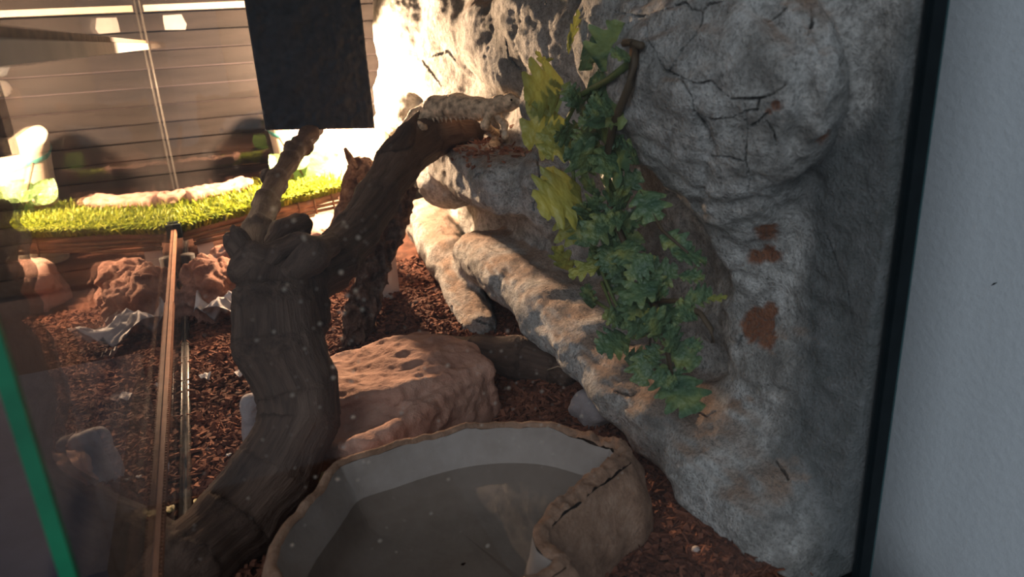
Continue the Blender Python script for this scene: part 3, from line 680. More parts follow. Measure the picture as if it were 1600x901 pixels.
# broad flat sandstone
def flat_sdf(X, Y, Z):
    R1 = Matrix.Rotation(0.28, 4, 'Z') @ Matrix.Rotation(-0.04, 4, 'X') @ Matrix.Rotation(0.05, 4, 'Y')
    d = d_box(X, Y, Z, (0.140, 0.718, 0.030), (0.092, 0.072, 0.034), R1, 0.010)
    d = smin(d, d_box(X, Y, Z, (0.118, 0.690, 0.018), (0.088, 0.080, 0.032), Matrix.Rotation(0.55, 4, 'Z') @ Matrix.Rotation(-0.10, 4, 'X'), 0.008), 0.004)
    d = smin(d, d_ell(X, Y, Z, (0.17, 0.735, 0.052), (0.075, 0.055, 0.020)), 0.012)
    return -smin(-d, d_ell(X, Y, Z, (0.085, 0.628, 0.058), (0.05, 0.028, 0.018)), 0.006)
V, Fc = nets(flat_sdf, (0.0, 0.57, -0.03), (0.28, 0.85, 0.11), 0.0028)
N = vnormals(V, Fc); V = V + N * (0.0035 * fbm(V, 18, 3, 101) + 0.0022 * ridge(V * np.array([1, 1, 2.2]), 38, 3, 103) + 0.0012 * fbm(V, 120, 2, 105))[:, None]
single('flat_rock', V, Fc, M['sandstone'], 'broad flat topped tan sandstone rock behind the water bowl', 'rock', (0.140, 0.715, 0))
p = onz(345, 500, 0); V, Fc = rock_mesh(p + np.array([0.005, 0.045, 0.03]), (0.042, 0.04, 0.042), 0.5, (0.1, 0.2), 0.003, 0.010, 111, 0.018, 28, 0.8)
single('rough_rock', V, Fc, M['redstone'], 'rough reddish lump of rock beside the ribbed rail', 'rock', tuple(p))
p = onz(360, 440, 0.0); V, Fc = rock_mesh(p + np.array([0.015, -0.012, 0.028]), (0.033, 0.030, 0.035), 0.2, (0.3, 0), 0.0035, 0.010, 113, 0.018, 28, 0.8)
single('rough_rock', V, Fc, M['redstone'], 'smaller rough reddish rock behind the lump by the rail', 'rock', tuple(p))
p = onz(412, 690, 0); V, Fc = rock_mesh(p + np.array([0, 0.004, 0.022]), (0.016, 0.009, 0.03), 0.2, (0, 0.15), 0.0025, 0.003, 115, 0.006)
single('stone_shard', V, Fc, M['greystone'], 'pale upright stone shard behind the driftwood trunk', 'stone', tuple(p))
p = onz(505, 400, 0); V, Fc = rock_mesh(p + np.array([0, -0.01, 0.025]), (0.05, 0.045, 0.045), 0.4, (0.1, 0), 0.005, 0.010, 117, 0.02)
single('tan_rock', V, Fc, M['pinkstone'], 'sunlit tan rock between the driftwood fork and the bark', 'rock', tuple(p))
# low root on the soil
rp = [(628, 533, .008, .008), (690, 546, .012, .014), (750, 556, .016, .022), (810, 562, .018, .026), (862, 572, .014, .020), (885, 590, .008, .012)]
V, Fc, G = chain_mesh([[(onz(a, b, c), d) for a, b, c, d in rp]], 0.0035, seed=31, amp=0.003)
single('fallen_root', V, Fc, M['wood'], 'low brown root lying on the soil behind the flat rock', 'root', tuple(onz(750, 560, 0)), True, {'grain': G})
p = onz(935, 655, 0); V, Fc = rock_mesh(p + np.array([0.0, 0.01, 0.008]), (0.018, 0.02, 0.016), 0.3, (0.2, 0), 0.0025, 0.006, 119, 0.01)
single('grey_rock', V, Fc, M['greystone'], 'small grey stone under the lower ledge lip', 'stone', tuple(p))
p = onz(1090, 765, 0); V, Fc = rock_mesh(p + np.array([0.01, 0.01, 0.02]), (0.016, 0.016, 0.018), 0.3, (0.2, 0), 0.0025, 0.004, 121, 0.012)
single('pink_rock', V, Fc, M['pinkstone'], 'small pinkish stone at the foot of the rock wall', 'stone', tuple(p))

# ------------------------------------------------------------------ water bowl
RIM = [(520, 722), (545, 711), (600, 697), (640, 683), (700, 668), (740, 661), (800, 657), (860, 660), (895, 668), (940, 681), (972, 690), (988, 704), (987, 722), (966, 740), (936, 760), (910, 782), (884, 801), (863, 817), (857, 832), (862, 848), (882, 860), (894, 870), (880, 886), (850, 904), (800, 928), (720, 955), (600, 965), (490, 950), (430, 920), (411, 886), (420, 856), (442, 820), (470, 788), (490, 764), (505, 742)]
rz_ = 0.070
rim = np.array([onz(a, b, rz_) for a, b in RIM])
def resample(P, n):
    Q = np.vstack([P, P[:1]]); s = np.r_[0, np.cumsum(np.linalg.norm(np.diff(Q, axis=0), axis=1))]; u = np.linspace(0, s[-1], n, endpoint=False)
    return np.stack([np.interp(u, s, Q[:, k]) for k in range(3)], 1)
NB = 300; rim = resample(rim, NB); ctr = rim.mean(0)
tg = np.roll(rim, -2, 0) - np.roll(rim, 2, 0); tg[:, 2] = 0; tg /= np.linalg.norm(tg, axis=1, keepdims=True)
inw = np.stack([-tg[:, 1], tg[:, 0], np.zeros(NB)], 1)
if ((ctr - rim) * inw).sum() < 0: inw = -inw
for _ in range(8): inw = (np.roll(inw, 1, 0) + inw + np.roll(inw, -1, 0)); inw /= np.linalg.norm(inw, axis=1, keepdims=True)
sm = rim.copy()
for _ in range(30): sm = (np.roll(sm, 1, 0) + sm + np.roll(sm, -1, 0)) / 3
crust = np.clip(np.clip((rim[:, 0] - 0.14) / 0.06, 0, 1) * np.clip((0.515 - rim[:, 1]) / 0.05, 0, 1), 0.12, 1)
wd = 0.0075 + 0.0075 * crust
prof = [('out', 1.07, -0.004), ('out', 1.05, 0.015), ('out', 1.03, 0.045)]
bowl = thing('water_bowl', 'brown resin rock look water bowl with a crusty irregular rim', 'bowl', (ctr[0], ctr[1], 0))
def ringmesh(rings):
    n = len(rings[0]); V = np.vstack(rings); Fc = []
    for i in range(len(rings) - 1):
        for k in range(n): Fc.append((i * n + k, i * n + (k + 1) % n, (i + 1) * n + (k + 1) % n, (i + 1) * n + k))
    return V, np.array(Fc)
def ringat(base, off, z): q = base + inw * (np.reshape(off, (-1, 1)) if np.ndim(off) else off); q = q.copy(); q[:, 2] = z; return q
rimz = rz_ + 0.0025 * fbm(rim, 60, 3, 5)
outr = [ringat(sm, -0.018, -0.008), ringat(sm, -0.017, 0.01), ringat(sm, -0.014, 0.03), ringat(0.5 * (sm + rim), -0.008, 0.05), ringat(rim, -0.002, rimz - 0.006), ringat(rim, 0.0, rimz - 0.001)]
V, Fc = ringmesh(outr); N = vnormals(V, Fc); V = V + N * ((0.005 * fbm(V, 35, 3, 6)) * (V[:, 2] < 0.062))[:, None]; part('outer_wall', V, Fc, M['bowlrim'], bowl)
rr = [ringat(rim, 0.0, rimz - 0.001), ringat(rim, wd * 0.15, rimz + 0.001), ringat(rim, wd * 0.3, rimz + 0.0018), ringat(rim, wd * 0.5, rimz + 0.0022), ringat(rim, wd * 0.7, rimz + 0.0018), ringat(rim, wd * 0.85, rimz + 0.001), ringat(rim, wd, rimz - 0.001)]
V, Fc = ringmesh(rr); N = vnormals(V, Fc); cr = np.tile(crust, 7); V = V + np.array([0, 0, 1]) * (((0.0030 * ridge(V, 110, 2, 8) + 0.0028 * fbm(V, 190, 2, 9)) * cr)[:, None]); part('rim', V, Fc, M['bowlrim'], bowl)
WZ = 0.040
ir = [ringat(rim, wd, rimz - 0.001), ringat(0.5 * (rim + sm), wd + 0.003, 0.058), ringat(sm, 0.018, 0.046), ringat(sm, 0.021, 0.036), ringat(sm, 0.024, 0.026), ringat(sm, 0.027, 0.018)]
cen = ir[-1].mean(0)
for f_, zz in ((0.9, 0.012), (0.7, 0.011), (0.4, 0.0105), (0.02, 0.010)):
    q_ = cen + (ir[-1 if f_ == 0.9 else 5] - cen) * f_; q_[:, 2] = zz; ir.append(q_)
V, Fc = ringmesh(ir); part('basin', V, Fc, M['bowlin'], bowl)
wr = ringat(sm, 0.0195, WZ); cen = wr.mean(0); V, Fc = ringmesh([wr, cen + (wr - cen) * 0.5, cen + (wr - cen) * 0.01])
single('water', V, Fc, M['water'], 'still clear water filling the rock look bowl', 'water', (ctr[0], ctr[1], WZ), True)

# ------------------------------------------------------------------ grass platform
PA, PB = np.array([-0.064, 1.385, 0.088]), np.array([0.245, 1.485, 0.104])     # front edge
dx = PB - PA; back_v = np.array([-0.045, 0.138, 0.012])
pf = thing('grass_platform', 'raised stick platform topped with bright artificial grass in the back corner', 'platform', tuple((PA + PB) / 2 * np.array([1, 1, 0])))
for k in range(11):
    o = back_v * (k / 10); r = 0.0055 + 0.0015 * rng.random()
    V, Fc = tube([PA + o + dx * s + np.array([0, 0, -0.002 + 0.003 * math.sin(s * 7 + k)]) for s in np.linspace(0, 1, 9)], r, 7); part('stick', V, Fc, M['stick'], pf)
for k in range(3):
    V, Fc = tube([PA + dx * s + np.array([0, -0.004, -0.010 - 0.007 * k + 0.002 * math.sin(9 * s + k)]) for s in np.linspace(0.05 if k else 0, 1, 9)], 0.0036, 6); part('stick', V, Fc, M['stick'], pf)
for s in (0.68, 0.78, 0.9):
    q = PA + dx * s; V, Fc = tube([q + np.array([0, -0.008, 0.004]), q + np.array([0.002, -0.009, -0.03])], 0.002, 6); part('lashing', V, Fc, M['stick'], pf)
NG = 4200; V, Fc, tn = [], [], []
for i in range(NG):
    s, t = rng.random(), rng.random() ** 1.4
    b = PA + dx * (s * 1.02 - 0.01) + back_v * (t * 1.0 - 0.03) + np.array([0, 0, 0.003])
    L = rng.uniform(0.015, 0.034); a = rng.uniform(0, 2 * math.pi); lean = rng.uniform(0.15, 0.95); w = rng.uniform(0.0011, 0.0024)
    if t < 0.12: a = rng.normal(-math.pi / 2, 0.8); lean = rng.uniform(0.4, 1.3)
    d = np.array([math.cos(a), math.sin(a), 0]); sd = np.array([-math.sin(a), math.cos(a), 0]) * w
    m = b + d * L * 0.45 * lean + np.array([0, 0, L * 0.62]); e = b + d * L * lean * 0.95 + np.array([0, 0, L * (1.0 - 0.35 * lean)])
    n0 = len(V); V += [b - sd, b + sd, m + sd, m - sd, e]; Fc += [(n0, n0 + 1, n0 + 2, n0 + 3), (n0 + 3, n0 + 2, n0 + 4)]
    tt = 0.15 + 0.7 * rng.random(); tn += [tt] * 5
g = part('grass', V, Fc, M['grass'], pf, False, {'tone': tn}); g['kind'] = 'stuff'
p = ony(325, 395, 1.40); part('leg', boxv(-0.045, -0.018, 1.395, 1.425, -0.005, 0.088), BOXF, M['acrylic'], pf, False)['label'] = 'frosted plastic platform leg'
part('foot', boxv(-0.045, -0.005, 1.375, 1.43, -0.003, 0.012), BOXF, M['acrylic'], pf, False)
V = boxv(0.202, 0.236, 1.055, 1.070, -0.004, 0.110)
divider = single('plastic_divider', V, BOXF, M['acrylic'], 'frosted upright plastic strip standing beside the cork bark', 'divider', (0.21, 1.06, 0), False)
V, Fc = tube([onz(303, 470, 0) + np.array([0.004, 0.02, -0.005]), onz(303, 470, 0) + np.array([0.003, 0.022, 0.04]), onz(303, 470, 0) + np.array([0.004, 0.02, 0.075])], 0.011, 9)
single('corner_post_stake', V, Fc, M['plank'], 'short dark wooden stake standing against the left glass', 'stake', tuple(onz(303, 470, 0)))

# flat stones lying on the platform
def flat_on_platform(s, t, half, seed, label, rz=0.3):
    b = PA + dx * s + back_v * t; c = b + np.array([0, 0, 0.014 + half[2]])
    V, Fc = rock_mesh(c, half, rz, (0.05, -0.05), 0.0035, 0.005, seed, 0.006, 26); return single('flat_stone', V, Fc, M['pinkstone'], label, 'stone', tuple(b))
flat_on_platform(0.37, 0.92, (0.062, 0.030, 0.009), 131, 'long flat pink stone lying behind the platform grass')
flat_on_platform(0.10, 1.0, (0.030, 0.022, 0.010), 133, 'small flat pink stone at the platform corner by the left glass')
flat_on_platform(0.86, 0.80, (0.035, 0.025, 0.010), 135, 'flat pink stone on the platform below the leafy sprig', 0.1)

# pale tub with a scooped rim behind the platform
tc = np.array([0.262, 1.684, 0.115])
tubt = thing('cream_tub', 'cream plastic tub with a scooped wavy rim behind the grass platform', 'tub', tuple(tc * np.array([1, 1, 0])))
rings = []; nT = 64
def tubring(sc, zf, wav):
    q = []
    for k in range(nT):
        a = 2 * math.pi * k / nT; ca, sa = math.cos(a), math.sin(a)
        ex = 0.135 * math.copysign(abs(ca) ** 0.6, ca) * sc; ey = 0.060 * math.copysign(abs(sa) ** 0.6, sa) * sc
        q.append((tc[0] + ex, tc[1] + ey, 0.005 + zf * (0.235 + wav * (0.028 * math.cos(2 * a + 0.6) + 0.014 * math.cos(3 * a)))))
    return np.array(q)
rings = [tubring(0.86, 0.0, 0), tubring(0.9, 0.4, 0.3), tubring(0.95, 0.78, 0.8), tubring(0.985, 0.93, 1), tubring(1.0, 0.985, 1), tubring(0.98, 1.0, 1), tubring(0.95, 0.97, 1), tubring(0.9, 0.7, .7), tubring(0.84, 0.05, 0), tubring(0.02, 0.05, 0)]
V, Fc = ringmesh(rings); part('body', V, Fc, M['cream'], tubt)
V, Fc = ringmesh([tubring(0.974, 0.86, 1) + 0, tubring(0.992, 0.885, 1), tubring(0.99, 0.90, 1)]); part('stripe', V, Fc, M['teal'], tubt)

# leafy sprig standing between tub and grass
def broad_leaf(n=9):
    V, Fc = [], []
    for i in range(n):
        t = i / (n - 1); w = 0.42 * math.sin(math.pi * min(1, t * 0.94 + 0.05)) ** 0.75 * (1 - 0.25 * t); zc = -0.25 * t * t
        for u in (-1, -0.5, 0, 0.5, 1): V.append((t, u * w, zc + 0.10 * abs(u) * w / 0.42 + 0.02 * math.sin(6 * t + 3 * u)))
    for i in range(n - 1):
        for u in range(4): Fc.append((i * 5 + u, (i + 1) * 5 + u, (i + 1) * 5 + u + 1, i * 5 + u + 1))
    return V, Fc
BL = make_mesh('broad_leaf', *broad_leaf(), M['leaf_b'])
def orient(o, base, tip, normal, wscale=1.0):
    base, tip, normal = Vector(base), Vector(tip), Vector(normal); x = tip - base; L = x.length; x.normalize(); z = normal - x * normal.dot(x)
    if z.length < 1e-4: z = Vector((0, 0, 1)) - x * x.z
    z.normalize(); y = z.cross(x); R_ = Matrix((x, y, z)).transposed().to_4x4()
    o.matrix_basis = Matrix.Translation(base) @ R_ @ Matrix.Diagonal((L, L * wscale, L, 1))
sb = np.array([0.185, 1.545, 0.115])
sg = thing('leafy_sprig', 'sprig of broad veined green leaves on a brown stem by the cream tub', 'sprig', tuple(sb))
V, Fc = tube([sb, sb + np.array([-0.02, 0.005, 0.04]), sb + np.array([-0.045, 0.01, 0.10])], 0.0022, 6); part('stem', V, Fc, M['stem'], sg)
for (a, b, nrm_) in (((450, 272), (424, 240), (0, -1, .7)), ((470, 290), (492, 250), (0.2, -1, .6)), ((480, 285), (530, 240), (0.3, -1, .5)), ((455, 262), (480, 232), (-.3, -1, .6)), ((500, 285), (535, 262), (.2, -1, 1.))):
    o = link('leaf', BL, sg); bb = ony(*a, 1.545) - sb; tt = ony(*b, 1.55) - sb; orient(o, bb, tt, nrm_, 1.25)

# ------------------------------------------------------------------ black light shield and heat lamp
yp = 1.22
A, B, C, D = ony(415, 203, yp), ony(585, 200, yp), ony(558, -60, yp), ony(386, -60, yp)
zt = ZT - 0.001; C = np.array([C[0], yp, zt]); D = np.array([D[0] + 0.0, yp, zt])
C[0] = B[0] + 0.0; D[0] = A[0]
sh = thing('light_shield', 'black crinkled foam sheet hanging in front of the heat lamp', 'panel', tuple(0.5 * (A + B)))
nu, nv = 60, 130; U, T = np.meshgrid(np.linspace(0, 1, nu), np.linspace(0, 1, nv), indexing='ij')
Fr = ((A[None, None] * (1 - U[..., None]) + B * U[..., None]) * (1 - T[..., None]) + (D * (1 - U[..., None]) + C * U[..., None]) * T[..., None]).reshape(-1, 3)
bump = 0.0013 * ridge(Fr * np.array([1, 1, 1.4]), 110, 2, 91) + 0.002 * fbm(Fr, 60, 3, 93)
V = np.vstack([Fr + np.array([0, -1, 0]) * (0.003 + bump)[:, None], Fr + np.array([0, 0.006, 0])]); n = nu * nv; a = np.arange(n).reshape(nu, nv)
q = lambda s: np.stack([s[:-1, :-1].ravel(), s[1:, :-1].ravel(), s[1:, 1:].ravel(), s[:-1, 1:].ravel()], 1)
Fc = q(a).tolist() + (q(a + n)[:, ::-1]).tolist()
for e in (a[0, :], a[-1, ::-1], a[::-1, 0], a[:, -1]):
    e = e.tolist(); Fc += [(e[i], e[i + 1], e[i + 1] + n, e[i] + n) for i in range(len(e) - 1)]
part('sheet', V, Fc, M['foam'], sh)
V, Fc = [], []
for i in range(110):
    s = i / 109 + rng.normal(0, 0.004); s = min(max(s, 0.003), 0.997)
    if rng.random() < 0.25: continue
    b = A * (1 - s) + B * s + np.array([0, -0.003 + rng.uniform(0, 0.006), 0.0005]); w = rng.uniform(0.0006, 0.0018); L = rng.uniform(0.001, 0.0035); n0 = len(V)
    V += [b + np.array([-w, 0, 0.001]), b + np.array([w, 0, 0.001]), b + np.array([rng.normal(0, .001), rng.normal(0, .0012), -L]), b + np.array([0, 0.0012, 0.0004])]; Fc += [(n0, n0 + 1, n0 + 2), (n0 + 1, n0 + 3, n0 + 2), (n0 + 3, n0, n0 + 2), (n0, n0 + 3, n0 + 1)]
te = part('torn_fringe', V, Fc, M['torn'], sh, False); te['kind'] = 'stuff'; te['label'] = 'white torn fringe along the bottom edge'

lt = thing('heat_lamp', 'basking lamp in a metal dome hidden behind the black foam sheet', 'lamp', tuple(LAMP))
def lathe(c, prof, n=24):
    V, Fc = [], []
    for r, z in prof:
        for k in range(n): V.append((c[0] + r * math.cos(2 * math.pi * k / n), c[1] + r * math.sin(2 * math.pi * k / n), c[2] + z))
    for i in range(len(prof) - 1):
        for k in range(n): Fc.append((i * n + k, i * n + (k + 1) % n, (i + 1) * n + (k + 1) % n, (i + 1) * n + k))
    return V, Fc
V, Fc = lathe(LAMP + np.array([0, 0, 0.06]), [(0.062, -0.012), (0.06, 0.01), (0.045, 0.04), (0.022, 0.055), (0.02, 0.057), (0.043, 0.038), (0.058, 0.008), (0.062, -0.012)]); part('dome', V, Fc, M['metal'], lt)
V, Fc = lathe(LAMP + np.array([0, 0, 0.045]), [(0.002, -0.022), (0.018, -0.016), (0.026, 0.0), (0.022, 0.018), (0.012, 0.034), (0.012, 0.06), (0.001, 0.062)]); part('bulb', V, Fc, M['bulb'], lt)
V, Fc = tube([LAMP + np.array([0, 0, 0.11]), LAMP + np.array([0, 0, 0.218])], 0.004, 8); part('cord', V, Fc, M['black'], lt)
ld = bpy.data.lights.new('lamp_light', 'POINT'); ld.energy = LAMP_W; ld.color = (1.0, 0.66, 0.40); ld.shadow_soft_size = 0.018
lo_ = bpy.data.objects.new('lamp_light', ld); COL.objects.link(lo_); lo_.parent = lt; lo_.location = (0, 0, 0)

# ------------------------------------------------------------------ hanging plant
def lobed_leaf(lobes=5, deep=0.55, wide=0.42, curl=0.25, seed=0):
    """midrib along +x (0..1), deep rounded lobes on both sides"""
    r = random.Random(seed); per = 6; n = lobes * per; V, Fc = [], []
    for i in range(n + 1):
        t = i / n; env = wide * (math.sin(math.pi * (0.10 + 0.86 * t)) ** 0.8) * (1.12 - 0.45 * t); z = -curl * t * t
        V.append((t, 0, z))
        for s in (-1, 1):
            ph = t * lobes - 0.12 * s; f = 0.5 - 0.5 * math.cos(2 * math.pi * ph); f = f ** 0.55
            w = env * (1 - deep * (1 - f)) if i < n else 0.03
            if i == 0: w = 0.03
            V.append((t + 0.13 * w / wide * (1 - t * 0.4), s * w * 0.55, z + 0.05 * w / wide)); V.append((min(1.06, t + 0.26 * w / wide), s * w, z - 0.02 + r.uniform(-.05, .05)))
    for i in range(n):
        a, b = i * 5, (i + 1) * 5
        Fc += [(a, b, b + 1, a + 1), (a + 1, b + 1, b + 2, a + 2), (a, a + 3, b + 3, b), (a + 3, a + 4, b + 4, b + 3)]
    return V, Fc
LM = {}
for key in 'ygd':
    LM[key] = [make_mesh('leaf_' + str(i), *lobed_leaf(l, dp, w, c, i), M['leaf_' + key]) for i, (l, dp, w, c) in enumerate(((4, .62, .58, .15), (4, .56, .52, .25), (3, .6, .56, .08)))]
def on_wall(px, py, off, X=0.318):
    h, t = hit(px, py); r = ray(px, py); r = r / np.linalg.norm(r); tx = X / r[0]
    tt = tx if t is None else min(t - off, tx); return CAM + r * tt
LEAVES = [((940, 112), (974, 38), 1.15, 'g'), ((985, 88), (957, 78), .9, 'd'), ((886, 78), (906, 18), .22, 'y'), ((866, 92), (842, 95), .3, 'y'), ((888, 85), (892, 50), .25, 'y'), ((862, 120), (838, 78), .25, 'y'),
    ((880, 128), (822, 142), 1.1, 'y'), ((945, 140), (1024, 158), 1.0, 'g'), ((942, 172), (1008, 182), 1.05, 'd'), ((878, 158), (824, 168), 1.0, 'd'), ((885, 190), (818, 214), 1.1, 'y'),
    ((890, 205), (850, 240), 1.0, 'y'), ((935, 262), (986, 222), 1.2, 'g'), ((940, 258), (892, 238), 1.0, 'd'), ((906, 290), (852, 318), 1.35, 'y'), ((872, 300), (856, 262), .7, 'y'), ((878, 332), (900, 378), .9, 'y'),
    ((956, 322), (955, 256), .75, 'g'), ((922, 340), (986, 376), 1.1, 'g'), ((915, 335), (912, 384), 1.0, 'd'), ((1000, 296), (1026, 342), 1.0, 'd'), ((892, 424), (866, 386), .55, 'y'), ((942, 408), (888, 428), .6, 'y'), ((920, 388), (962, 430), .8, 'g'),
    ((1020, 398), (982, 432), .9, 'd'), ((1030, 368), (1078, 386), .8, 'd'), ((1050, 395), (1106, 402), .8, 'd'), ((925, 482), (914, 444), .5, 'g'), ((1030, 440), (972, 466), .8, 'd'), ((1068, 470), (1116, 455), .8, 'd'), ((1104, 467), (1136, 464), .4, 'y'),
    ((1036, 507), (1010, 490), .9, 'y'), ((1010, 525), (990, 515), .9, 'y'), ((982, 500), (948, 492), .8, 'g'), ((985, 530), (938, 536), 1.1, 'g'), ((1010, 545), (1000, 602), .9, 'd'), ((1040, 540), (1092, 572), .9, 'd'), ((1035, 568), (1062, 622), 1.1, 'g'),
    ((1046, 588), (1090, 642), 1.2, 'g'), ((1070, 530), (1098, 545), .8, 'd'), ((905, 110), (940, 60), .5, 'd'), ((850, 140), (830, 120), .7, 'g'), ((905, 170), (880, 130), .8, 'd'), ((915, 150), (960, 120), .8, 'd'), ((930, 200), (900, 225), .9, 'd'), ((950, 210), (985, 205), .9, 'd'),
    ((895, 255), (925, 225), .8, 'g'), ((960, 180), (930, 150), .8, 'd'), ((870, 225), (830, 190), .9, 'y'), ((935, 310), (905, 270), .8, 'g'), ((965, 300), (1000, 270), .9, 'd'), ((985, 350), (1020, 320), .8, 'd'), ((960, 400), (1000, 370), .9, 'd'), ((1000, 440), (1050, 420), .9, 'd'),
    ((940, 450), (980, 430), .8, 'd'), ((960, 480), (1010, 470), .8, 'd'), ((1020, 480), (1065, 500), .9, 'd'), ((1060, 430), (1100, 430), .8, 'd'), ((1090, 500), (1060, 470), .8, 'd'), ((975, 560), (1020, 560), .8, 'g'), ((1060, 600), (1030, 590), .8, 'g')]
pb = on_wall(985, 80, 0.01)
pl = thing('hanging_plant', 'trailing artificial plant with lobed yellow green and dark leaves on the rock wall', 'plant', tuple(pb))
def stem(pts, r0, r1, mat='stem', off=0.012):
    W = [on_wall(x, y, off) for x, y in pts]; V, Fc = tube(W, np.linspace(r0, r1, len(W)), 6); part('stem', V, Fc, M[mat], pl)
stem([(992, 68), (990, 100), (985, 130), (960, 190), (945, 260), (955, 330), (985, 400), (1020, 460), (1040, 530), (1050, 590)], 0.0042, 0.002)
stem([(988, 95), (950, 125), (905, 150), (880, 200), (895, 260), (900, 330), (930, 400), (960, 470), (990, 530)], 0.003, 0.0015, 'stem_g')
stem([(1020, 470), (1060, 470), (1095, 490), (1112, 515), (1114, 535)], 0.0025, 0.002)
stem([(975, 68), (985, 66), (1003, 72)], 0.003, 0.003); stem([(1000, 300), (1035, 360), (1075, 395)], 0.002, 0.001)
stem([(930, 470), (945, 480), (968, 490), (1000, 478), (1030, 462)], 0.0018, 0.001, 'stem_g'); stem([(940, 440), (955, 478), (965, 490)], 0.0018, 0.001, 'stem_g'); stem([(1010, 440), (1020, 490), (1015, 540)], 0.0015, 0.001)
view = CAM - pb; view /= np.linalg.norm(view)
def add_leaf(b, t, w, key, off=0.02, j=0.35):
    B_ = on_wall(*b, off * 0.7); r = ray(*t); T_ = CAM + r * depth(B_) / F_ * rng.uniform(0.955, 1.0)
    _, th = hit(*t)
    if th is not None and np.linalg.norm(T_ - CAM) > th - 0.004: T_ = CAM + r / np.linalg.norm(r) * (th - 0.004)
    L = np.linalg.norm(T_ - B_); Lp = math.hypot(t[0] - b[0], t[1] - b[1]) * mpp(B_)
    if L > 1.35 * Lp: T_ = B_ + (T_ - B_) * (1.35 * Lp / L)
    nn = (CAM - B_); nn = nn / np.linalg.norm(nn) + np.array([0, 0, 0.25]) + rng.normal(0, j, 3)
    o = link('leaf', LM[key][rng.integers(3)], pl); orient(o, B_ - pb, T_ - pb, nn, w * 1.1)
for b, t, w, key in LEAVES: add_leaf(b, t, w, key, rng.uniform(0.016, 0.032))
SP = np.array([(955, 120), (930, 160), (905, 220), (940, 270), (940, 340), (975, 390), (1000, 440), (1030, 500), (1035, 560)], float)
for i in range(52):
    s = rng.random() * (len(SP) - 1.001); k = int(s); c = SP[k] + (SP[k + 1] - SP[k]) * (s - k) + rng.normal(0, 20, 2); a = rng.uniform(0, 2 * math.pi); L = rng.uniform(28, 52)
    add_leaf(tuple(c), (c[0] + L * math.cos(a), c[1] + L * math.sin(a)), rng.uniform(.7, 1.0), 'd' if rng.random() < .8 else 'g', rng.uniform(0.006, 0.016), 0.5)

# ------------------------------------------------------------------ lizard
lz = thing('bearded_lizard', 'sandy spiny lizard stepping from the driftwood branch onto the upper ledge', 'lizard', tuple(ony(735, 200, 1.07)))
yl = 1.085
def chains(ch, h=0.0016, k=0.006):
    segs = [(c[i], c[i + 1]) for c in ch for i in range(len(c) - 1)]
    lo = np.min([np.minimum(a[0] - a[1], b[0] - b[1]) for a, b in segs], 0) - 0.006; hi = np.max([np.maximum(a[0] + a[1], b[0] + b[1]) for a, b in segs], 0) + 0.006
    def fn(X, Y, Z):
        d = None
        for (p, r0), (q, r1) in segs:
            e = d_cap(X, Y, Z, p, q, r0, r1); d = e if d is None else smin(d, e, k)
        return d
    V, Fc = nets(fn, lo, hi, h); N = vnormals(V, Fc); return V + N * (0.0005 * ridge(V, 380, 1, 5))[:, None], Fc
def CL(px, py, rp, dy=0.0, back=0.0):
    p = ony(px, py, 1.06 - (px - 650) * 0.0010 + dy); _, th = hit(px, py); d = np.linalg.norm(p - CAM); mx = (th - rp * mpp(p) * 0.6) if th is not None else 9
    if d > mx: p = CAM + (p - CAM) * mx / d
    return (p, rp * mpp(p))
foot, _ = hit(773, 226); fr_ = mpp(foot)
def CF(a, b, r): p, _ = hit(773 + a, 226 + b); return (p + np.array([-0.001, -0.001, 0.0012]), r * fr_)
body = [CL(600, 232, 3, .0), CL(626, 205, 6, .0), CL(650, 180, 10), CL(680, 168, 17), CL(715, 166, 19), CL(748, 170, 17), CL(766, 168, 12), CL(780, 163, 13), CL(796, 160, 12), CL(812, 160, 6)]
fore = [CL(764, 178, 8, -.01), CL(758, 196, 6, -.02), (foot + np.array([0.004, 0.004, 0.016]), 5 * fr_), CF(0, 0, 4.5)]
toes = [[CF(0, 0, 4), CF(a, b, 1.7)] for a, b in ((-14, 3), (-11, 7), (-4, 9), (4, 7), (9, 2))]
fore2 = [CL(772, 176, 7, .008), CL(788, 194, 5, .0), CL(789, 213, 4, -.005), CF(14, -5, 3)]
hind = [CL(668, 178, 9, -.012), CL(648, 190, 7, -.03), CL(662, 200, 5, -.045), CL(653, 207, 4, -.05)]
V, Fc = chains([body, fore, fore2, hind] + toes); part('body', V, Fc, M['lizard'], lz)
V, Fc = [], []
for i in range(15):
    s = i / 14; c = CL(662 + 98 * s, 181 + 3 * math.sin(s * 5), 2, -0.012)[0]; m = mpp(c); n0 = len(V); L = (9 + 3 * rng.random()) * m; w = 2.6 * m
    tip = c + np.array([rng.normal(0, .001), -0.5 * L, -0.75 * L]); V += [c + np.array([-w, 0, 0]), c + np.array([w, 0, 0]), c + np.array([0, 0.3 * w, w]), tip]; Fc += [(n0, n0 + 1, n0 + 3), (n0 + 1, n0 + 2, n0 + 3), (n0 + 2, n0, n0 + 3), (n0, n0 + 2, n0 + 1)]
part('flank_spines', V, Fc, M['lizard'], lz, False)
p = CL(799, 156, 2, -0.010)[0]; V, Fc = lathe(p, [(0.0001, -0.0016), (0.0013, -0.001), (0.0016, 0), (0.0013, 0.001), (0.0001, 0.0016)], 8); part('eye', V, Fc, M['eye'], lz)

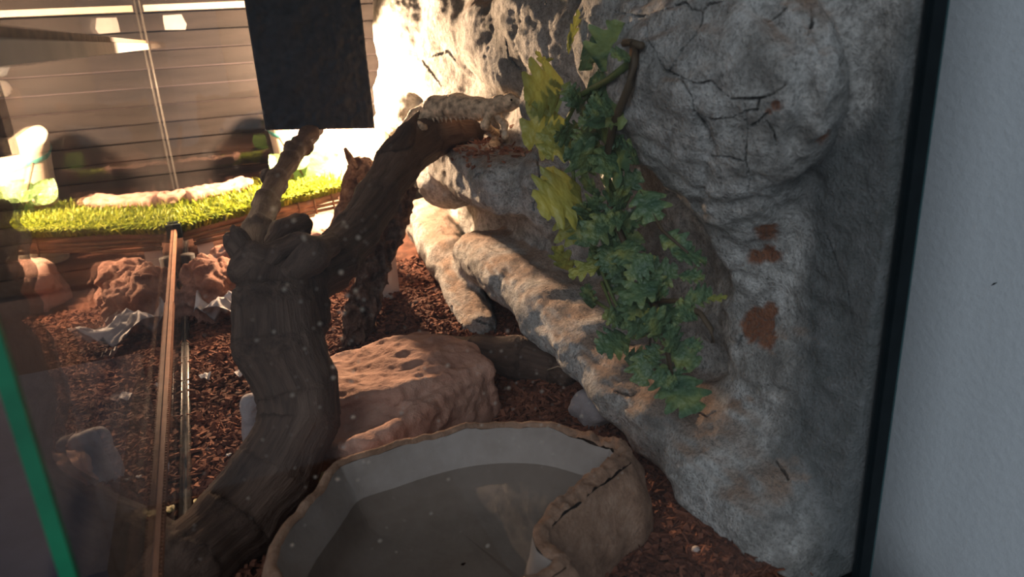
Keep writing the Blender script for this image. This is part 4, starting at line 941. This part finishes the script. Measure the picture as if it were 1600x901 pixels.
# ------------------------------------------------------------------ scraps on the soil
def scrap(px, py, size, seed, mat, label, cat, group=None, z=0.006, amp=0.5, asp=1.0, name='scrap'):
    r = np.random.default_rng(seed); c = onz(px, py, z); n = 17 if size > 0.05 else 9; V = []
    for i in range(n):
        for j in range(n):
            u, v = i / (n - 1) - .5, j / (n - 1) - .5; q = math.hypot(u, v) * 2; k = 1 / max(1, q * 1.05)
            V.append((u * size * k, v * size * asp * k, 0))
    V = np.array(V); f = amp * size * (0.5 * fbm(V + seed, 2.2 / size, 2, seed) + (0.25 if size < 0.05 else 0.45) * ridge(V + seed, (5 if size < 0.05 else 4) / size, 2, seed + 1)); V[:, 2] = f - f.min()
    a = r.uniform(0, 6.28); ca, sa = math.cos(a), math.sin(a); V = np.stack([ca * V[:, 0] - sa * V[:, 1], sa * V[:, 0] + ca * V[:, 1], V[:, 2]], 1) + c
    V = np.vstack([V, V - np.array([0, 0, 0.0007])]); ix = np.arange(n * n).reshape(n, n); F1 = np.stack([ix[:-1, :-1].ravel(), ix[1:, :-1].ravel(), ix[1:, 1:].ravel(), ix[:-1, 1:].ravel()], 1)
    Fc = F1.tolist() + (F1[:, ::-1] + n * n).tolist()
    for e in (ix[0, ::-1], ix[-1, :], ix[:, 0], ix[::-1, -1]):
        e = e.tolist(); Fc += [(e[i], e[i + 1], e[i + 1] + n * n, e[i] + n * n) for i in range(len(e) - 1)]
    return single(name, V, Fc, mat, label, cat, tuple(c), True, None, group)
scrap(372, 500, 0.13, 4, M['paper'], 'large crumpled white sheet lying behind the driftwood trunk by the rough rock', 'sheet', name='crumpled_sheet', asp=.45, amp=.34)
scrap(322, 592, 0.026, 2, M['paper'], 'curled white scrap on bare soil left of the trunk', 'scrap', asp=.6)
scrap(376, 584, 0.016, 3, M['paper'], 'small folded white scrap touching the driftwood trunk', 'scrap')
scrap(393, 520, 0.030, 5, M['paper'], 'pale blue white scrap tucked behind the trunk bulge', 'scrap', asp=.5, z=0.012)
scrap(322, 782, 0.022, 6, M['yellowleaf'], 'pale yellow leaf piece on red chips near the left glass', 'leaf', name='fallen_leaf', amp=.3, asp=.7)
scrap(495, 752, 0.026, 7, M['yellowleaf'], 'pointed green yellow leaf beside the bowl rim', 'leaf', name='fallen_leaf', amp=.3, asp=.5)
scrap(358, 712, 0.006, 8, M['paper'], 'tiny white fleck on sunlit red chips', 'scrap')
V, Fc = tube([onz(855, 578, 0.02), onz(872, 572, 0.03), onz(890, 577, 0.03), onz(905, 590, 0.025), onz(920, 612, 0.012)], 0.0009, 6)
single('dry_stalk', V, Fc, M['straw'], 'thin pale curved dry stalk under the lower ledge', 'stalk', tuple(onz(890, 590, 0)))
for i, (px, py, r) in enumerate(((706, 512, .006), (716, 535, .005), (720, 520, .004), (1045, 728, .004), (1088, 862, .004), (705, 497, .004))):
    c = onz(px, py, r); c[2] = r + 0.002; V, Fc = lathe(c, [(0.0001, -r * .8), (r * .7, -r * .6), (r, 0), (r * .75, r * .55), (0.0001, r * .8)], 9)
    V = np.array(V); V = V + 0.15 * r * np.stack([fbm(V, 150, 1, i), fbm(V, 150, 1, i + 3), fbm(V, 150, 1, i + 6)], 1)
    if i in (0, 1, 2, 5): single('pebble', V, Fc, M['pebble'], ('largest round pebble at the foot of the sunlit rock root', 'mid sized round pebble at the foot of the sunlit rock root', 'smallest round pebble by the sunlit rock root')[min(2, (0, 1, 2, 9, 9, 2)[i])], 'pebble', tuple(c - [0, 0, r]), group='pebbles by the rock root')
    else: single('pebble', V, Fc, M['pebble'], 'small pale pebble on dark soil between the bowl and the ledge', 'pebble', tuple(c - [0, 0, r]), group='pebbles between bowl and ledge')
